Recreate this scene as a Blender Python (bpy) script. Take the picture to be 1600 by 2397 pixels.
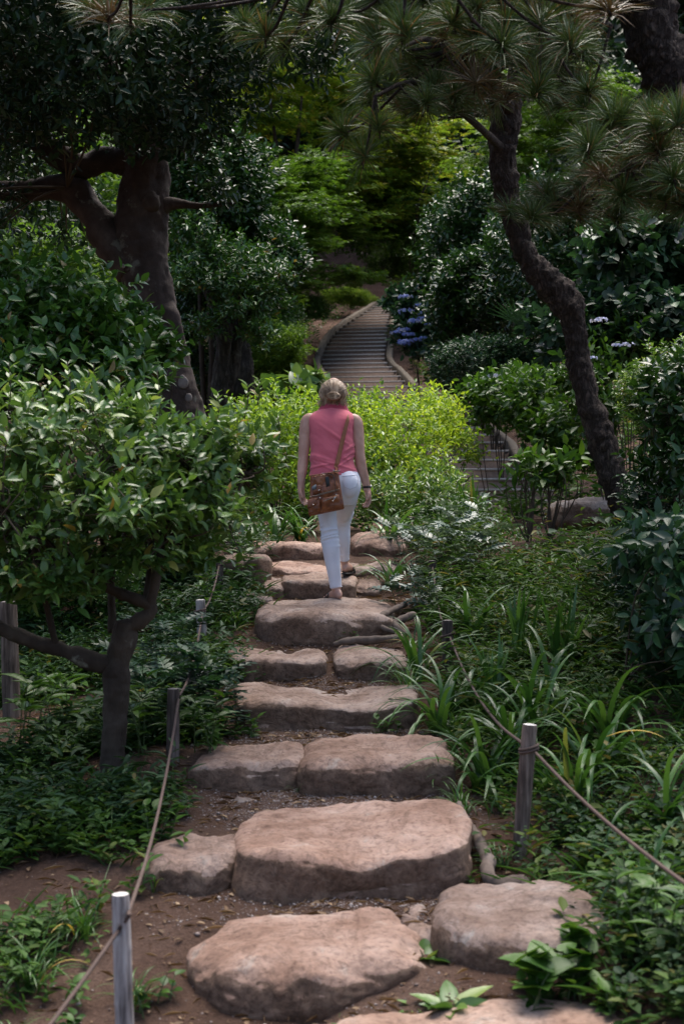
import bpy, bmesh, math, random
import numpy as np
from mathutils import Vector, Matrix, Euler

random.seed(7)
R = math.radians
scene = bpy.context.scene
for o in list(bpy.data.objects):
    bpy.data.objects.remove(o)

# ------------------------------------------------------------------ camera
CAM_H = 1.7                  # eye height above the lowest ground
FPX = 3329.0                 # focal length in photograph pixels (50 mm on a 36 mm tall frame)
HOR = 1220.0                 # row of the horizon in the photograph
cam_d = bpy.data.cameras.new('camera')
cam = bpy.data.objects.new('camera', cam_d)
scene.collection.objects.link(cam)
cam.location = (0, 0, CAM_H)
cam.rotation_euler = (R(90), 0, 0)
cam_d.sensor_fit = 'VERTICAL'
cam_d.sensor_height = 36.0
cam_d.lens = 50.0
cam_d.shift_y = (HOR - 1198.5) / 2397.0
cam_d.clip_end = 600
cam_d.clip_start = 0.05
cam_d.dof.use_dof = True
cam_d.dof.focus_distance = 10.2
cam_d.dof.aperture_fstop = 3.6
scene.camera = cam
scene.render.resolution_x = 683
scene.render.resolution_y = 1024

# ------------------------------------------------------------------ sky and sun
SUN_EL, SUN_AZ = 70.0, 18.0      # degrees; azimuth measured from +Y (away from camera) towards +X
w = bpy.data.worlds.new('World'); scene.world = w; w.use_nodes = True
nt = w.node_tree
sky = nt.nodes.new('ShaderNodeTexSky'); sky.sky_type = 'NISHITA'; sky.sun_disc = False
sky.sun_elevation = R(SUN_EL); sky.sun_rotation = R(SUN_AZ)
sky.air_density = 1.0; sky.dust_density = 4.0; sky.ozone_density = 1.0
bg = nt.nodes['Background']; bg.inputs['Strength'].default_value = 0.15
nt.links.new(sky.outputs[0], bg.inputs[0])
sl = bpy.data.lights.new('sun', 'SUN'); sl.energy = 2.9; sl.angle = R(48); sl.color = (1.0, 0.95, 0.88)
so = bpy.data.objects.new('sun', sl); scene.collection.objects.link(so)
sd = Vector((math.sin(R(SUN_AZ))*math.cos(R(SUN_EL)), math.cos(R(SUN_AZ))*math.cos(R(SUN_EL)), math.sin(R(SUN_EL))))
so.rotation_euler = sd.to_track_quat('Z', 'Y').to_euler(); so.location = sd*60
vs = scene.view_settings
vs.view_transform = 'Standard'; vs.look = 'None'; vs.gamma = 1.0; vs.use_curve_mapping = False
vs.exposure = 1.05
scene.render.engine = 'CYCLES'
scene.cycles.max_bounces = 4; scene.cycles.diffuse_bounces = 2; scene.cycles.glossy_bounces = 2; scene.cycles.transmission_bounces = 3
scene.cycles.caustics_reflective = False; scene.cycles.caustics_refractive = False

# ------------------------------------------------------------------ helpers
COL = scene.collection
def P(u, v, Y):              # photograph pixel at distance Y -> point in the place
    return Vector(((u-800)/FPX*Y, Y, CAM_H+(HOR-v)/FPX*Y))
DS = 1600/1568.0
def D(x, y, Y):
    return P(x*DS, y*DS, Y)
def tag(o, label=None, cat=None, group=None, kind=None):
    if label: o['label'] = label
    if cat: o['category'] = cat
    if group: o['group'] = group
    if kind: o['kind'] = kind
    return o
def thing(name, label, cat, loc=(0,0,0), group=None, kind=None):
    o = bpy.data.objects.new(name, None); COL.objects.link(o)
    o.location = loc; o.empty_display_size = 0.1
    return tag(o, label, cat, group, kind)
def link(name, me, mat=None, parent=None, loc=None, rot=None, scale=None):
    o = bpy.data.objects.new(name, me); COL.objects.link(o)
    if mat is not None and len(me.materials) == 0: me.materials.append(mat)
    if parent is not None: o.parent = parent
    if loc is not None: o.location = loc
    if rot is not None: o.rotation_euler = rot
    if scale is not None: o.scale = scale if hasattr(scale, '__len__') else (scale,)*3
    return o
def wlink(name, me, mat, parent, **k):      # mesh given in world coordinates under an unrotated Empty
    return link(name, me, mat, parent, loc=[-c for c in root_loc(parent)] if parent else None, **k)
def root_loc(p):
    l = Vector(p.location)
    return l if p.parent is None else l + root_loc(p.parent)
def np_mesh(name, V, polys, smooth=True, tint=None):
    V = np.asarray(V, dtype=np.float32)
    if not isinstance(polys, (list, tuple)): polys = [polys]
    polys = [np.asarray(p, dtype=np.int32) for p in polys if len(p)]
    me = bpy.data.meshes.new(name)
    me.vertices.add(len(V)); me.vertices.foreach_set('co', V.ravel())
    loops = np.concatenate([p.ravel() for p in polys])
    tot = np.concatenate([np.full(len(p), p.shape[1], np.int32) for p in polys])
    st = np.concatenate([[0], np.cumsum(tot)[:-1]]).astype(np.int32)
    me.loops.add(len(loops)); me.loops.foreach_set('vertex_index', loops)
    me.polygons.add(len(tot)); me.polygons.foreach_set('loop_start', st)
    if smooth: me.polygons.foreach_set('use_smooth', np.ones(len(tot), bool))
    if tint is not None:
        a = me.attributes.new('tint', 'FLOAT', 'FACE'); a.data.foreach_set('value', np.asarray(tint, np.float32))
    me.update(calc_edges=True)
    return me
def norm(a):
    return a/np.maximum(np.linalg.norm(a, axis=-1, keepdims=True), 1e-9)
# value noise, vectorised
_rt = np.random.RandomState(5).rand(65536).astype(np.float64)*2-1
def vnoise(p):
    p = np.asarray(p, float); i = np.floor(p).astype(np.int64); f = p-i; f = f*f*(3-2*f)
    def h(dx, dy, dz):
        n = (i[..., 0]+dx)*73856093 ^ (i[..., 1]+dy)*19349663 ^ (i[..., 2]+dz)*83492791
        return _rt[(n ^ (n >> 13)) & 65535]
    x, y, z = f[..., 0], f[..., 1], f[..., 2]
    a = h(0,0,0)*(1-x)+h(1,0,0)*x; b = h(0,1,0)*(1-x)+h(1,1,0)*x
    c = h(0,0,1)*(1-x)+h(1,0,1)*x; d = h(0,1,1)*(1-x)+h(1,1,1)*x
    return (a*(1-y)+b*y)*(1-z)+(c*(1-y)+d*y)*z
def fbm(p, o=4):
    p = np.asarray(p, float); s = 0; a = 1.0
    for k in range(o):
        s = s+a*vnoise(p*2**k+17.3*k); a *= .5
    return s
def smooth_path(pts, n):                    # Catmull-Rom through rows of any width
    pts = np.asarray(pts, float); m = len(pts)
    q = np.vstack([2*pts[0]-pts[1], pts, 2*pts[-1]-pts[-2]])
    t = np.linspace(0, m-1-1e-6, n); i = t.astype(int); f = (t-i)[:, None]
    a, b, c, d = q[i], q[i+1], q[i+2], q[i+3]
    return .5*(2*b+(c-a)*f+(2*a-5*b+4*c-d)*f*f+(3*b-a-3*c+d)*f**3)
def tube(pts, rad, seg=12, cap=True, lobes=0, twist=0, ry=None, side=None):
    """tube through pts; returns V, [quads, tris]"""
    pts = np.asarray(pts, float); n = len(pts)
    rad = np.full(n, rad, float) if np.isscalar(rad) else np.asarray(rad, float)
    ry = rad if ry is None else (np.full(n, ry, float) if np.isscalar(ry) else np.asarray(ry, float))
    T = norm(np.gradient(pts, axis=0))
    x = np.array(side, float) if side is not None else (np.array([1., 0, 0]) if abs(T[0][0]) < .8 else np.array([0, 1., 0]))
    X = np.zeros((n, 3)); Yv = np.zeros((n, 3))
    for i in range(n):
        x = x-T[i]*np.dot(x, T[i]); x = x/np.linalg.norm(x)
        X[i] = x; Yv[i] = np.cross(T[i], x)
    th = np.linspace(0, 2*np.pi, seg, endpoint=False)
    L = np.concatenate([[0], np.cumsum(np.linalg.norm(np.diff(pts, axis=0), axis=1))])
    mod = 1+(.16*np.cos(lobes*(th[None]-twist*L[:, None])) if lobes else 0)
    V = pts[:, None]+X[:, None]*(np.cos(th)[None, :]*rad[:, None]*mod)[..., None]+Yv[:, None]*(np.sin(th)[None, :]*ry[:, None]*mod)[..., None]
    V = V.reshape(-1, 3)
    a = np.arange(n-1)[:, None]*seg+np.arange(seg)[None]; b = np.arange(n-1)[:, None]*seg+(np.arange(seg)+1)[None] % seg
    Q = np.stack([a, b, b+seg, a+seg], -1).reshape(-1, 4)
    Tt = np.zeros((0, 3), int)
    if cap:
        V = np.vstack([V, pts[:1]-T[:1]*rad[0]*.35, pts[-1:]+T[-1:]*rad[-1]*.35])
        k = np.arange(seg); k2 = (k+1) % seg; c0 = n*seg
        Tt = np.vstack([np.stack([k2, k, np.full(seg, c0)], -1), np.stack([k+(n-1)*seg, k2+(n-1)*seg, np.full(seg, c0+1)], -1)])
    return V, [Q, Tt]
class MB:                                    # collects shapes for ONE mesh
    def __init__(s): s.V = []; s.Q = []; s.T = []; s.n = 0
    def add(s, V, polys):
        for p in polys:
            if len(p) == 0: continue
            p = np.asarray(p)+s.n
            (s.Q if p.shape[1] == 4 else s.T).append(p)
        s.V.append(np.asarray(V, float)); s.n += len(V); return s
    def mesh(s, name, smooth=True):
        pol = ([np.vstack(s.Q)] if s.Q else [])+([np.vstack(s.T)] if s.T else [])
        return np_mesh(name, np.vstack(s.V), pol, smooth)
def box_np(c, h, rot=None):
    s = np.array([[-1,-1,-1],[1,-1,-1],[1,1,-1],[-1,1,-1],[-1,-1,1],[1,-1,1],[1,1,1],[-1,1,1]], float)*np.array(h)
    if rot is not None: s = s @ np.array(rot).T
    return s+np.array(c), [np.array([[0,3,2,1],[4,5,6,7],[0,1,5,4],[1,2,6,5],[2,3,7,6],[3,0,4,7]])]
def ellipsoid(c, r, rot=None, nu=16, nv=10):
    th = np.linspace(0, 2*np.pi, nu, endpoint=False); ph = np.linspace(-np.pi/2, np.pi/2, nv+2)[1:-1]
    V = np.array([[math.cos(p)*math.cos(t), math.cos(p)*math.sin(t), math.sin(p)] for p in ph for t in th]+[[0,0,-1],[0,0,1]])
    V = V*np.array(r)
    if rot is not None: V = V @ np.array(rot).T
    a = np.arange(nv-1)[:, None]*nu+np.arange(nu); b = np.arange(nv-1)[:, None]*nu+(np.arange(nu)+1) % nu
    Q = np.stack([a, b, b+nu, a+nu], -1).reshape(-1, 4); k = np.arange(nu); k2 = (k+1) % nu; m = nv*nu
    T = np.vstack([np.stack([k2, k, np.full(nu, m)], -1), np.stack([k+(nv-1)*nu, k2+(nv-1)*nu, np.full(nu, m+1)], -1)])
    return V+np.array(c), [Q, T]

# ------------------------------------------------------------------ materials
def new_mat(name):
    m = bpy.data.materials.new(name); m.use_nodes = True
    return m, m.node_tree.nodes, m.node_tree.links, m.node_tree.nodes['Principled BSDF']
def ramp(N, L, src, stops, interp='LINEAR'):
    r = N.new('ShaderNodeValToRGB'); L.new(src, r.inputs[0]); e = r.color_ramp.elements
    r.color_ramp.interpolation = interp
    while len(e) < len(stops): e.new(.5)
    for k, (p, c) in enumerate(stops):
        e[k].position = p; e[k].color = tuple(c)+((1,) if len(c) == 3 else ())
    return r
def tex(N, L, kind, scale, vec=None, **kw):
    t = N.new('ShaderNodeTex'+kind); t.inputs['Scale'].default_value = scale
    for k, v in kw.items():
        if k in t.inputs: t.inputs[k].default_value = v
        else: setattr(t, k, v)
    if vec is not None: L.new(vec, t.inputs['Vector'])
    return t
def coords(N, L, scale=(1,1,1), out='Object'):
    c = N.new('ShaderNodeTexCoord'); m = N.new('ShaderNodeMapping'); m.inputs['Scale'].default_value = scale
    L.new(c.outputs[out], m.inputs[0]); return m.outputs[0]
def bump(N, L, B, h, strength=.4, dist=.01, prev=None):
    b = N.new('ShaderNodeBump'); b.inputs['Strength'].default_value = strength; b.inputs['Distance'].default_value = dist
    L.new(h, b.inputs['Height'])
    if prev is not None: L.new(prev.outputs[0], b.inputs['Normal'])
    L.new(b.outputs[0], B.inputs['Normal']); return b
def leaf_mat(name, stops, rough=.36, trans=.22, spec=.5, tcol=1.6):
    m, N, L, B = new_mat(name)
    at = N.new('ShaderNodeAttribute'); at.attribute_name = 'tint'
    oi = N.new('ShaderNodeObjectInfo')
    ad = N.new('ShaderNodeMath'); ad.operation = 'ADD'; L.new(at.outputs['Fac'], ad.inputs[0]); L.new(oi.outputs['Random'], ad.inputs[1])
    fr = N.new('ShaderNodeMath'); fr.operation = 'FRACT'; L.new(ad.outputs[0], fr.inputs[0])
    r = ramp(N, L, fr.outputs[0], stops)
    L.new(r.outputs[0], B.inputs['Base Color']); B.inputs['Roughness'].default_value = rough
    B.inputs['Specular IOR Level'].default_value = spec
    tr = N.new('ShaderNodeBsdfTranslucent')
    mu = N.new('ShaderNodeMix'); mu.data_type = 'RGBA'; mu.blend_type = 'MULTIPLY'; mu.inputs[0].default_value = 1
    L.new(r.outputs[0], mu.inputs[6]); mu.inputs[7].default_value = (tcol*1.15, tcol*1.05, tcol*.65, 1)
    L.new(mu.outputs[2], tr.inputs[0])
    mx = N.new('ShaderNodeMixShader'); mx.inputs[0].default_value = trans
    L.new(B.outputs[0], mx.inputs[1]); L.new(tr.outputs[0], mx.inputs[2])
    L.new(mx.outputs[0], N['Material Output'].inputs[0])
    return m
def plain(name, col, rough=.6, spec=.4, metal=0):
    m, N, L, B = new_mat(name)
    v = coords(N, L); t = tex(N, L, 'Noise', 30, v, Detail=4)
    r = ramp(N, L, t.outputs['Fac'], [(.3, [c*.8 for c in col]), (.7, [min(1, c*1.15) for c in col])])
    L.new(r.outputs[0], B.inputs['Base Color']); B.inputs['Roughness'].default_value = rough
    B.inputs['Specular IOR Level'].default_value = spec; B.inputs['Metallic'].default_value = metal
    return m
def stone_mat(name, hue=(1,1,1), dirt_shade=.8):
    m, N, L, B = new_mat(name)
    g = coords(N, L, out='Object')
    n1 = tex(N, L, 'Noise', 3.2, g, Detail=8, Roughness=.62)
    n2 = tex(N, L, 'Noise', 40, g, Detail=6, Roughness=.7)
    n3 = tex(N, L, 'Noise', 9, g, Detail=8, Roughness=.7)
    c1 = ramp(N, L, n1.outputs['Fac'], [(.28, (.13*hue[0], .075*hue[1], .055*hue[2])), (.42, (.26*hue[0], .170*hue[1], .132*hue[2])), (.56, (.365*hue[0], .262*hue[1], .218*hue[2])), (.72, (.46*hue[0], .36*hue[1], .315*hue[2]))])
    c2 = ramp(N, L, n2.outputs['Fac'], [(.34, (.32, .28, .27)), (.5, (1, 1, 1)), (.68, (1.2, 1.17, 1.15))])
    oi = N.new('ShaderNodeObjectInfo'); tone = ramp(N, L, oi.outputs['Random'], [(0, (.80,.80,.82)), (.35, (1.05,.96,.88)), (.7, (.95,1.0,1.0)), (1, (1.12,1.02,.95))])
    mt = N.new('ShaderNodeMix'); mt.data_type = 'RGBA'; mt.blend_type = 'MULTIPLY'; mt.inputs[0].default_value = 1; L.new(c1.outputs[0], mt.inputs[6]); L.new(tone.outputs[0], mt.inputs[7])
    # hairline cracks where a warped noise crosses its middle value, and pale lichen blotches
    nc = tex(N, L, 'Noise', 1.7, g, Detail=6, Roughness=.6, Distortion=.5)
    sb = N.new('ShaderNodeMath'); sb.operation = 'SUBTRACT'; L.new(nc.outputs['Fac'], sb.inputs[0]); sb.inputs[1].default_value = .5
    ab = N.new('ShaderNodeMath'); ab.operation = 'ABSOLUTE'; L.new(sb.outputs[0], ab.inputs[0])
    ck = ramp(N, L, ab.outputs[0], [(0, (.30,.26,.24)), (.008, (.75,.72,.7)), (.016, (1,1,1))])
    nl = tex(N, L, 'Noise', 7, g, Detail=7, Roughness=.7, Distortion=.3); lk = ramp(N, L, nl.outputs['Fac'], [(.60, (0,0,0)), (.66, (.55,.55,.55))])
    mc = N.new('ShaderNodeMix'); mc.data_type = 'RGBA'; mc.blend_type = 'MULTIPLY'; mc.inputs[0].default_value = .38; L.new(mt.outputs[2], mc.inputs[6]); L.new(ck.outputs[0], mc.inputs[7])
    mlc = N.new('ShaderNodeMix'); mlc.data_type = 'RGBA'; L.new(lk.outputs[0], mlc.inputs[0]); L.new(mc.outputs[2], mlc.inputs[6]); mlc.inputs[7].default_value = (.42*hue[0], .36*hue[1], .31*hue[2], 1)
    mu = N.new('ShaderNodeMix'); mu.data_type = 'RGBA'; mu.blend_type = 'MULTIPLY'; mu.inputs[0].default_value = .6
    L.new(mlc.outputs[2], mu.inputs[6]); L.new(c2.outputs[0], mu.inputs[7])
    # grime on the steep faces, with their shade painted in; noise-jagged edge
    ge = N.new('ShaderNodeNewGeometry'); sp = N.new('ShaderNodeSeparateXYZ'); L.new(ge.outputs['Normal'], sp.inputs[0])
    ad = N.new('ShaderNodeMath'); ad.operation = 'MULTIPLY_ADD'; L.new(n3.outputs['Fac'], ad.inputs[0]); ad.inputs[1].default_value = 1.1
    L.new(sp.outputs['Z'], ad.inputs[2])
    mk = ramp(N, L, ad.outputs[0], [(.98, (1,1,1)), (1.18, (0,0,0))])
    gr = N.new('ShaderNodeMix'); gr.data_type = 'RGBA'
    ml = N.new('ShaderNodeMath'); ml.operation = 'MULTIPLY'; L.new(mk.outputs[0], ml.inputs[0]); ml.inputs[1].default_value = dirt_shade
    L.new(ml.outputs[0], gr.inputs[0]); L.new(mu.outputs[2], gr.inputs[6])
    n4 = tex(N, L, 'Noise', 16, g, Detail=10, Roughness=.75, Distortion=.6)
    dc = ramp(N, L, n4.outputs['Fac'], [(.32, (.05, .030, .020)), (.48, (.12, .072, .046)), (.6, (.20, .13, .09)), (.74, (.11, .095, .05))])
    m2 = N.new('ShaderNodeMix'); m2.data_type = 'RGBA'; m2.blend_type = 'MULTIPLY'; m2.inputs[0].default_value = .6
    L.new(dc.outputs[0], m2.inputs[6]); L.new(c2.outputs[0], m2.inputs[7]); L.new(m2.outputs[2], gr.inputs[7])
    L.new(gr.outputs[2], B.inputs['Base Color']); B.inputs['Roughness'].default_value = .82; B.inputs['Specular IOR Level'].default_value = .3
    b = bump(N, L, B, n4.outputs['Fac'], .8, .028); bump(N, L, B, n2.outputs['Fac'], .7, .008, b)
    return m
def bark_mat(name, c0, c1, c2, scale=(1,1,.25), vs=14, dist=.02, lichen=0, plates=True):
    m, N, L, B = new_mat(name)
    g = coords(N, L, scale)
    n0 = tex(N, L, 'Noise', 6, g, Detail=8, Roughness=.65)
    n1 = tex(N, L, 'Noise', 45, g, Detail=5, Roughness=.65)
    if plates:
        vo = tex(N, L, 'Voronoi', vs, None, feature='DISTANCE_TO_EDGE')
        mxv = N.new('ShaderNodeVectorMath'); mxv.operation = 'MULTIPLY_ADD'; mxv.inputs[1].default_value = (.2,)*3
        L.new(n0.outputs['Color'], mxv.inputs[0]); L.new(g, mxv.inputs[2]); L.new(mxv.outputs[0], vo.inputs['Vector'])
        hh = ramp(N, L, vo.outputs['Distance'], [(0, (.10,.10,.10)), (.10, (.55,.55,.55)), (.3, (1,1,1))])
        h = hh.outputs[0]
    else:
        h = n0.outputs['Fac']
    col = ramp(N, L, n0.outputs['Fac'], [(.3, c0), (.52, c1), (.75, c2)])
    mu = N.new('ShaderNodeMix'); mu.data_type = 'RGBA'; mu.blend_type = 'MULTIPLY'; mu.inputs[0].default_value = .65 if plates else .2
    L.new(col.outputs[0], mu.inputs[6]); L.new(h, mu.inputs[7])
    last = mu.outputs[2]
    if lichen:
        gl = coords(N, L, (1,1,1)); l1 = tex(N, L, 'Noise', 5, gl, Detail=6, Roughness=.6)
        mk = ramp(N, L, l1.outputs['Fac'], [(.62, (0,0,0)), (.68, (1,1,1))])
        mm = N.new('ShaderNodeMath'); mm.operation = 'MULTIPLY'; L.new(mk.outputs[0], mm.inputs[0]); mm.inputs[1].default_value = lichen
        li = N.new('ShaderNodeMix'); li.data_type = 'RGBA'; L.new(mm.outputs[0], li.inputs[0]); L.new(last, li.inputs[6]); li.inputs[7].default_value = (.22, .23, .19, 1)
        last = li.outputs[2]
    L.new(last, B.inputs['Base Color']); B.inputs['Roughness'].default_value = .88; B.inputs['Specular IOR Level'].default_value = .25
    b = bump(N, L, B, h, .8, dist); bump(N, L, B, n1.outputs['Fac'], .5, dist*.4, b)
    return m

G = {}
G['leaf_fresh'] = leaf_mat('leaf_fresh', [(0, (0.0381,0.0896,0.0202)), (.45, (0.0739,0.1546,0.0314)), (.85, (0.1288,0.2240,0.0470)), (.985, (0.1904,0.2688,0.0672)), (1, (0.2688,0.1568,0.0336))], .32, .28, .48)
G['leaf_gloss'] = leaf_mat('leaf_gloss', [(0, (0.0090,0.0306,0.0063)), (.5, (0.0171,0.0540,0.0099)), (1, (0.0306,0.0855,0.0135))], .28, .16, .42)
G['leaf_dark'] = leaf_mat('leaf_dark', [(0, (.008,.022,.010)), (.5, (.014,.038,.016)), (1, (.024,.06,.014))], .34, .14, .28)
G['leaf_blue'] = leaf_mat('leaf_blue', [(0, (0.0112,0.0320,0.0176)), (.5, (0.0192,0.0520,0.0272)), (1, (0.0288,0.0840,0.0280))], .4, .2, .32)
G['leaf_yellow'] = leaf_mat('leaf_yellow', [(0, (0.0540,0.1350,0.0130)), (.35, (0.1188,0.2214,0.0173)), (.7, (0.2376,0.3564,0.0292)), (1, (0.3888,0.4752,0.0540))], .45, .38, .3)
G['leaf_lime'] = leaf_mat('leaf_lime', [(0, (.05,.125,.012)), (.5, (.12,.23,.018)), (1, (.22,.33,.03))], .42, .34, .32)
G['leaf_camellia'] = leaf_mat('leaf_camellia', [(0, (0.0189,0.0585,0.0103)), (.5, (0.0344,0.0989,0.0155)), (.97, (0.0602,0.1419,0.0215)), (1, (0.1720,0.1032,0.0258))], .28, .2, .45)
G['cover_green'] = leaf_mat('cover_green', [(0, (.019,.052,.0105)), (.4, (.035,.083,.0157)), (.8, (.056,.118,.021)), (.95, (0.0814,0.1184,0.0222)), (1, (0.1480,0.1258,0.0370))], .6, .26, .22)
G['cover_blue'] = leaf_mat('cover_blue', [(0, (0.0104,0.0311,0.0118)), (.5, (0.0207,0.0555,0.0207)), (.93, (0.0370,0.0814,0.0296)), (1, (0.1036,0.0888,0.0296))], .58, .22, .24)
G['leaf_mid'] = leaf_mat('leaf_mid', [(0, (0.0189,0.0568,0.0086)), (.5, (0.0361,0.0929,0.0120)), (1, (0.0602,0.1333,0.0172))], .42, .26, .3)
G['leaf_maple'] = leaf_mat('leaf_maple', [(0, (.05,.11,.012)), (.5, (.10,.18,.018)), (.85, (.17,.24,.025)), (1, (.25,.2,.04))], .5, .4, .25)
G['leaf_maple_dark'] = leaf_mat('leaf_maple_dark', [(0, (.03,.08,.010)), (.5, (.06,.13,.014)), (1, (.10,.175,.02))], .5, .36, .25)
G['leaf_grey'] = leaf_mat('leaf_grey', [(0, (.035,.075,.05)), (.5, (.06,.11,.075)), (1, (.095,.15,.11))], .38, .15, .5)
G['blade'] = leaf_mat('blade', [(0, (0.0209,0.0665,0.0123)), (.5, (0.0399,0.1064,0.0190)), (.97, (0.0712,0.1568,0.0304)), (1, (0.1900,0.1900,0.0475))], .33, .25, .42)
G['blade_dry'] = leaf_mat('blade_dry', [(0, (.3,.2,.05)), (1, (.42,.3,.06))], .5, .25, .4)
G['needle'] = leaf_mat('needle', [(0, (.028,.058,.016)), (.5, (.05,.092,.025)), (.86, (.078,.13,.038)), (.95, (.16,.10,.045)), (1, (.2,.11,.05))], .42, .12, .38)
G['needle_brown'] = leaf_mat('needle_brown', [(0, (.05,.055,.02)), (.5, (.095,.065,.028)), (1, (.15,.085,.04))], .5, .1, .4)
G['needle_new'] = leaf_mat('needle_new', [(0, (.05,.12,.02)), (1, (.075,.16,.03))], .45, .2, .4)
G['flower'] = leaf_mat('flower', [(0, (.10,.14,.42)), (.6, (.16,.21,.5)), (1, (.34,.38,.62))], .6, .25, .3, 1.1)
G['flower_pale'] = leaf_mat('flower_pale', [(0, (.4,.44,.72)), (1, (.68,.68,.85))], .6, .25, .3, 1.0)
G['litter'] = leaf_mat('litter', [(0, (.10,.06,.035)), (.6, (.2,.125,.07)), (1, (.34,.24,.15))], .7, .1, .3)
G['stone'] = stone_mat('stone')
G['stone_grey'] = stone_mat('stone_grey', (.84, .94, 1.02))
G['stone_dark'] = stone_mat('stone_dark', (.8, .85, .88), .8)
G['bark_pine'] = bark_mat('bark_pine', (.032,.022,.018), (.062,.044,.036), (.115,.088,.074), (1,1,.4), 34, .03)
G['bark_big'] = bark_mat('bark_big', (.028,.020,.017), (.05,.036,.031), (.085,.066,.057), (1,1,.8), 10, .02, .35, plates=False)
G['bark_small'] = bark_mat('bark_small', (.024,.017,.013), (.045,.034,.026), (.08,.064,.048), (1,1,.5), 14, .02, .7, plates=False)
G['bark_grey'] = bark_mat('bark_grey', (.035,.030,.024), (.06,.052,.043), (.11,.1,.085), (1,1,.3), 16, .03, .2)
G['twig'] = plain('twig', (.055,.038,.025), .8)
G['twig_green'] = plain('twig_green', (.06,.09,.03), .6)
G['root'] = bark_mat('root', (.075,.055,.045), (.15,.115,.095), (.26,.21,.18), (1,1,.3), 20, .008, 0, plates=False)
def wood_mat(name, c0, c1, c2):
    m, N, L, B = new_mat(name)
    g = coords(N, L, (1,1,.08)); n = tex(N, L, 'Noise', 55, g, Detail=6, Roughness=.6)
    g2 = coords(N, L, (1,1,.3)); n2 = tex(N, L, 'Noise', 14, g2, Detail=5)
    ad = N.new('ShaderNodeMath'); ad.operation = 'MULTIPLY_ADD'; L.new(n2.outputs['Fac'], ad.inputs[0]); ad.inputs[1].default_value = .7; L.new(n.outputs['Fac'], ad.inputs[2])
    r = ramp(N, L, ad.outputs[0], [(.68, c0), (.86, c1), (1.0, c2)])
    L.new(r.outputs[0], B.inputs['Base Color']); B.inputs['Roughness'].default_value = .85; B.inputs['Specular IOR Level'].default_value = .25
    bump(N, L, B, n.outputs['Fac'], .7, .006)
    return m
G['post_pale'] = wood_mat('post_pale', (.10,.085,.08), (.30,.27,.26), (.44,.41,.39))
G['post_dark'] = wood_mat('post_dark', (.028,.022,.019), (.075,.058,.05), (.14,.11,.1))
G['post_brown'] = wood_mat('post_brown', (.05,.036,.03), (.12,.09,.075), (.21,.165,.14))
G['endgrain'] = plain('endgrain', (.55,.52,.48), .85)
G['endgrain_dark'] = plain('endgrain_dark', (.19,.165,.15), .85)
G['rope'] = plain('rope', (.085,.056,.046), .85)
G['concrete'] = plain('concrete', (.42,.38,.35), .9)
G['riser'] = plain('riser', (.19,.135,.11), .9)
G['kerb'] = plain('kerb', (.105,.085,.065), .9)
def soil_mat(name='soil'):
    m, N, L, B = new_mat(name)
    g = coords(N, L); n1 = tex(N, L, 'Noise', 1.6, g, Detail=8, Roughness=.6); n2 = tex(N, L, 'Noise', 60, g, Detail=6, Roughness=.7)
    n3 = tex(N, L, 'Noise', 12, g, Detail=6, Roughness=.7)
    c = ramp(N, L, n1.outputs['Fac'], [(.3, (.060,.033,.022)), (.5, (.112,.065,.046)), (.72, (.175,.112,.085))])
    c2 = ramp(N, L, n2.outputs['Fac'], [(.3, (.55,.52,.5)), (.6, (1,1,1)), (.75, (1.35,1.3,1.28))])
    mu = N.new('ShaderNodeMix'); mu.data_type = 'RGBA'; mu.blend_type = 'MULTIPLY'; mu.inputs[0].default_value = .8
    L.new(c.outputs[0], mu.inputs[6]); L.new(c2.outputs[0], mu.inputs[7])
    L.new(mu.outputs[2], B.inputs['Base Color']); B.inputs['Roughness'].default_value = .95; B.inputs['Specular IOR Level'].default_value = .2
    b = bump(N, L, B, n3.outputs['Fac'], 1.0, .05); bump(N, L, B, n2.outputs['Fac'], 1.0, .02, b)
    return m
G['soil'] = soil_mat()
G['gravel'] = leaf_mat('gravel', [(0, (.14,.10,.085)), (.5, (.25,.20,.18)), (1, (.36,.315,.295))], .85, 0, .3)

# ------------------------------------------------------------------ terrain
PZ = np.array([(-30,-.3),(3,-.12),(4.5,-.04),(4.85,.02),(5.4,.18),(5.75,.205),(6.4,.36),(6.9,.39),(7.2,.53),(7.8,.56),(8.3,.70),(8.6,.735),
               (9.15,.87),(9.3,.91),(10.2,1.11),(10.45,1.14),(10.9,1.26),(11.05,1.29),(11.5,1.38),(12,1.45),(14,1.55),(16.5,1.68),(18.3,2.08),(20.5,2.6),
               (23,3.18),(25.5,3.78),(27.5,4.3),(29,4.7),(31,5.3),(32.8,5.8),(35,6.4),(38,7.15),(41,8),(50,13.5),(70,27),(110,50),(200,80)])
def ground_z(x, y):
    x = np.asarray(x, float); y = np.asarray(y, float)
    z = np.interp(y, PZ[:, 0], PZ[:, 1])
    r = np.maximum(0, x-.72); l = np.maximum(0, -x-.85)
    near = np.clip((13.6-y)/2.2, 0, 1)
    z = z+near*(.30*r/(1+.05*r)-.10*np.minimum(l, 2)+.14*np.maximum(0, l-2))+(1-near)*(.06*np.abs(x))
    z = z+.09*np.clip((x+.1)/.4, 0, 1)*np.clip((y-3.6)/.6, 0, 1)*np.clip((5.3-y)/.4, 0, 1)
    p = np.stack([x, y, 0*x], -1)
    z = z-.42*np.exp(-((x-2.0)/.6)**2-((y-12.3)/.8)**2)   # hollow before the cut stone
    z = z+.035*fbm(p*1.3, 3)*np.clip((np.abs(x)-.3), .25, 1.2)+.010*fbm(p*9, 3)
    return z
xs = np.concatenate([np.linspace(-150, -8, 30)[:-1], np.linspace(-8, -3, 30)[:-1], np.arange(-3, 3.5, .045), np.linspace(3.5, 9, 32)[1:], np.linspace(9, 150, 30)[1:]])
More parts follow.
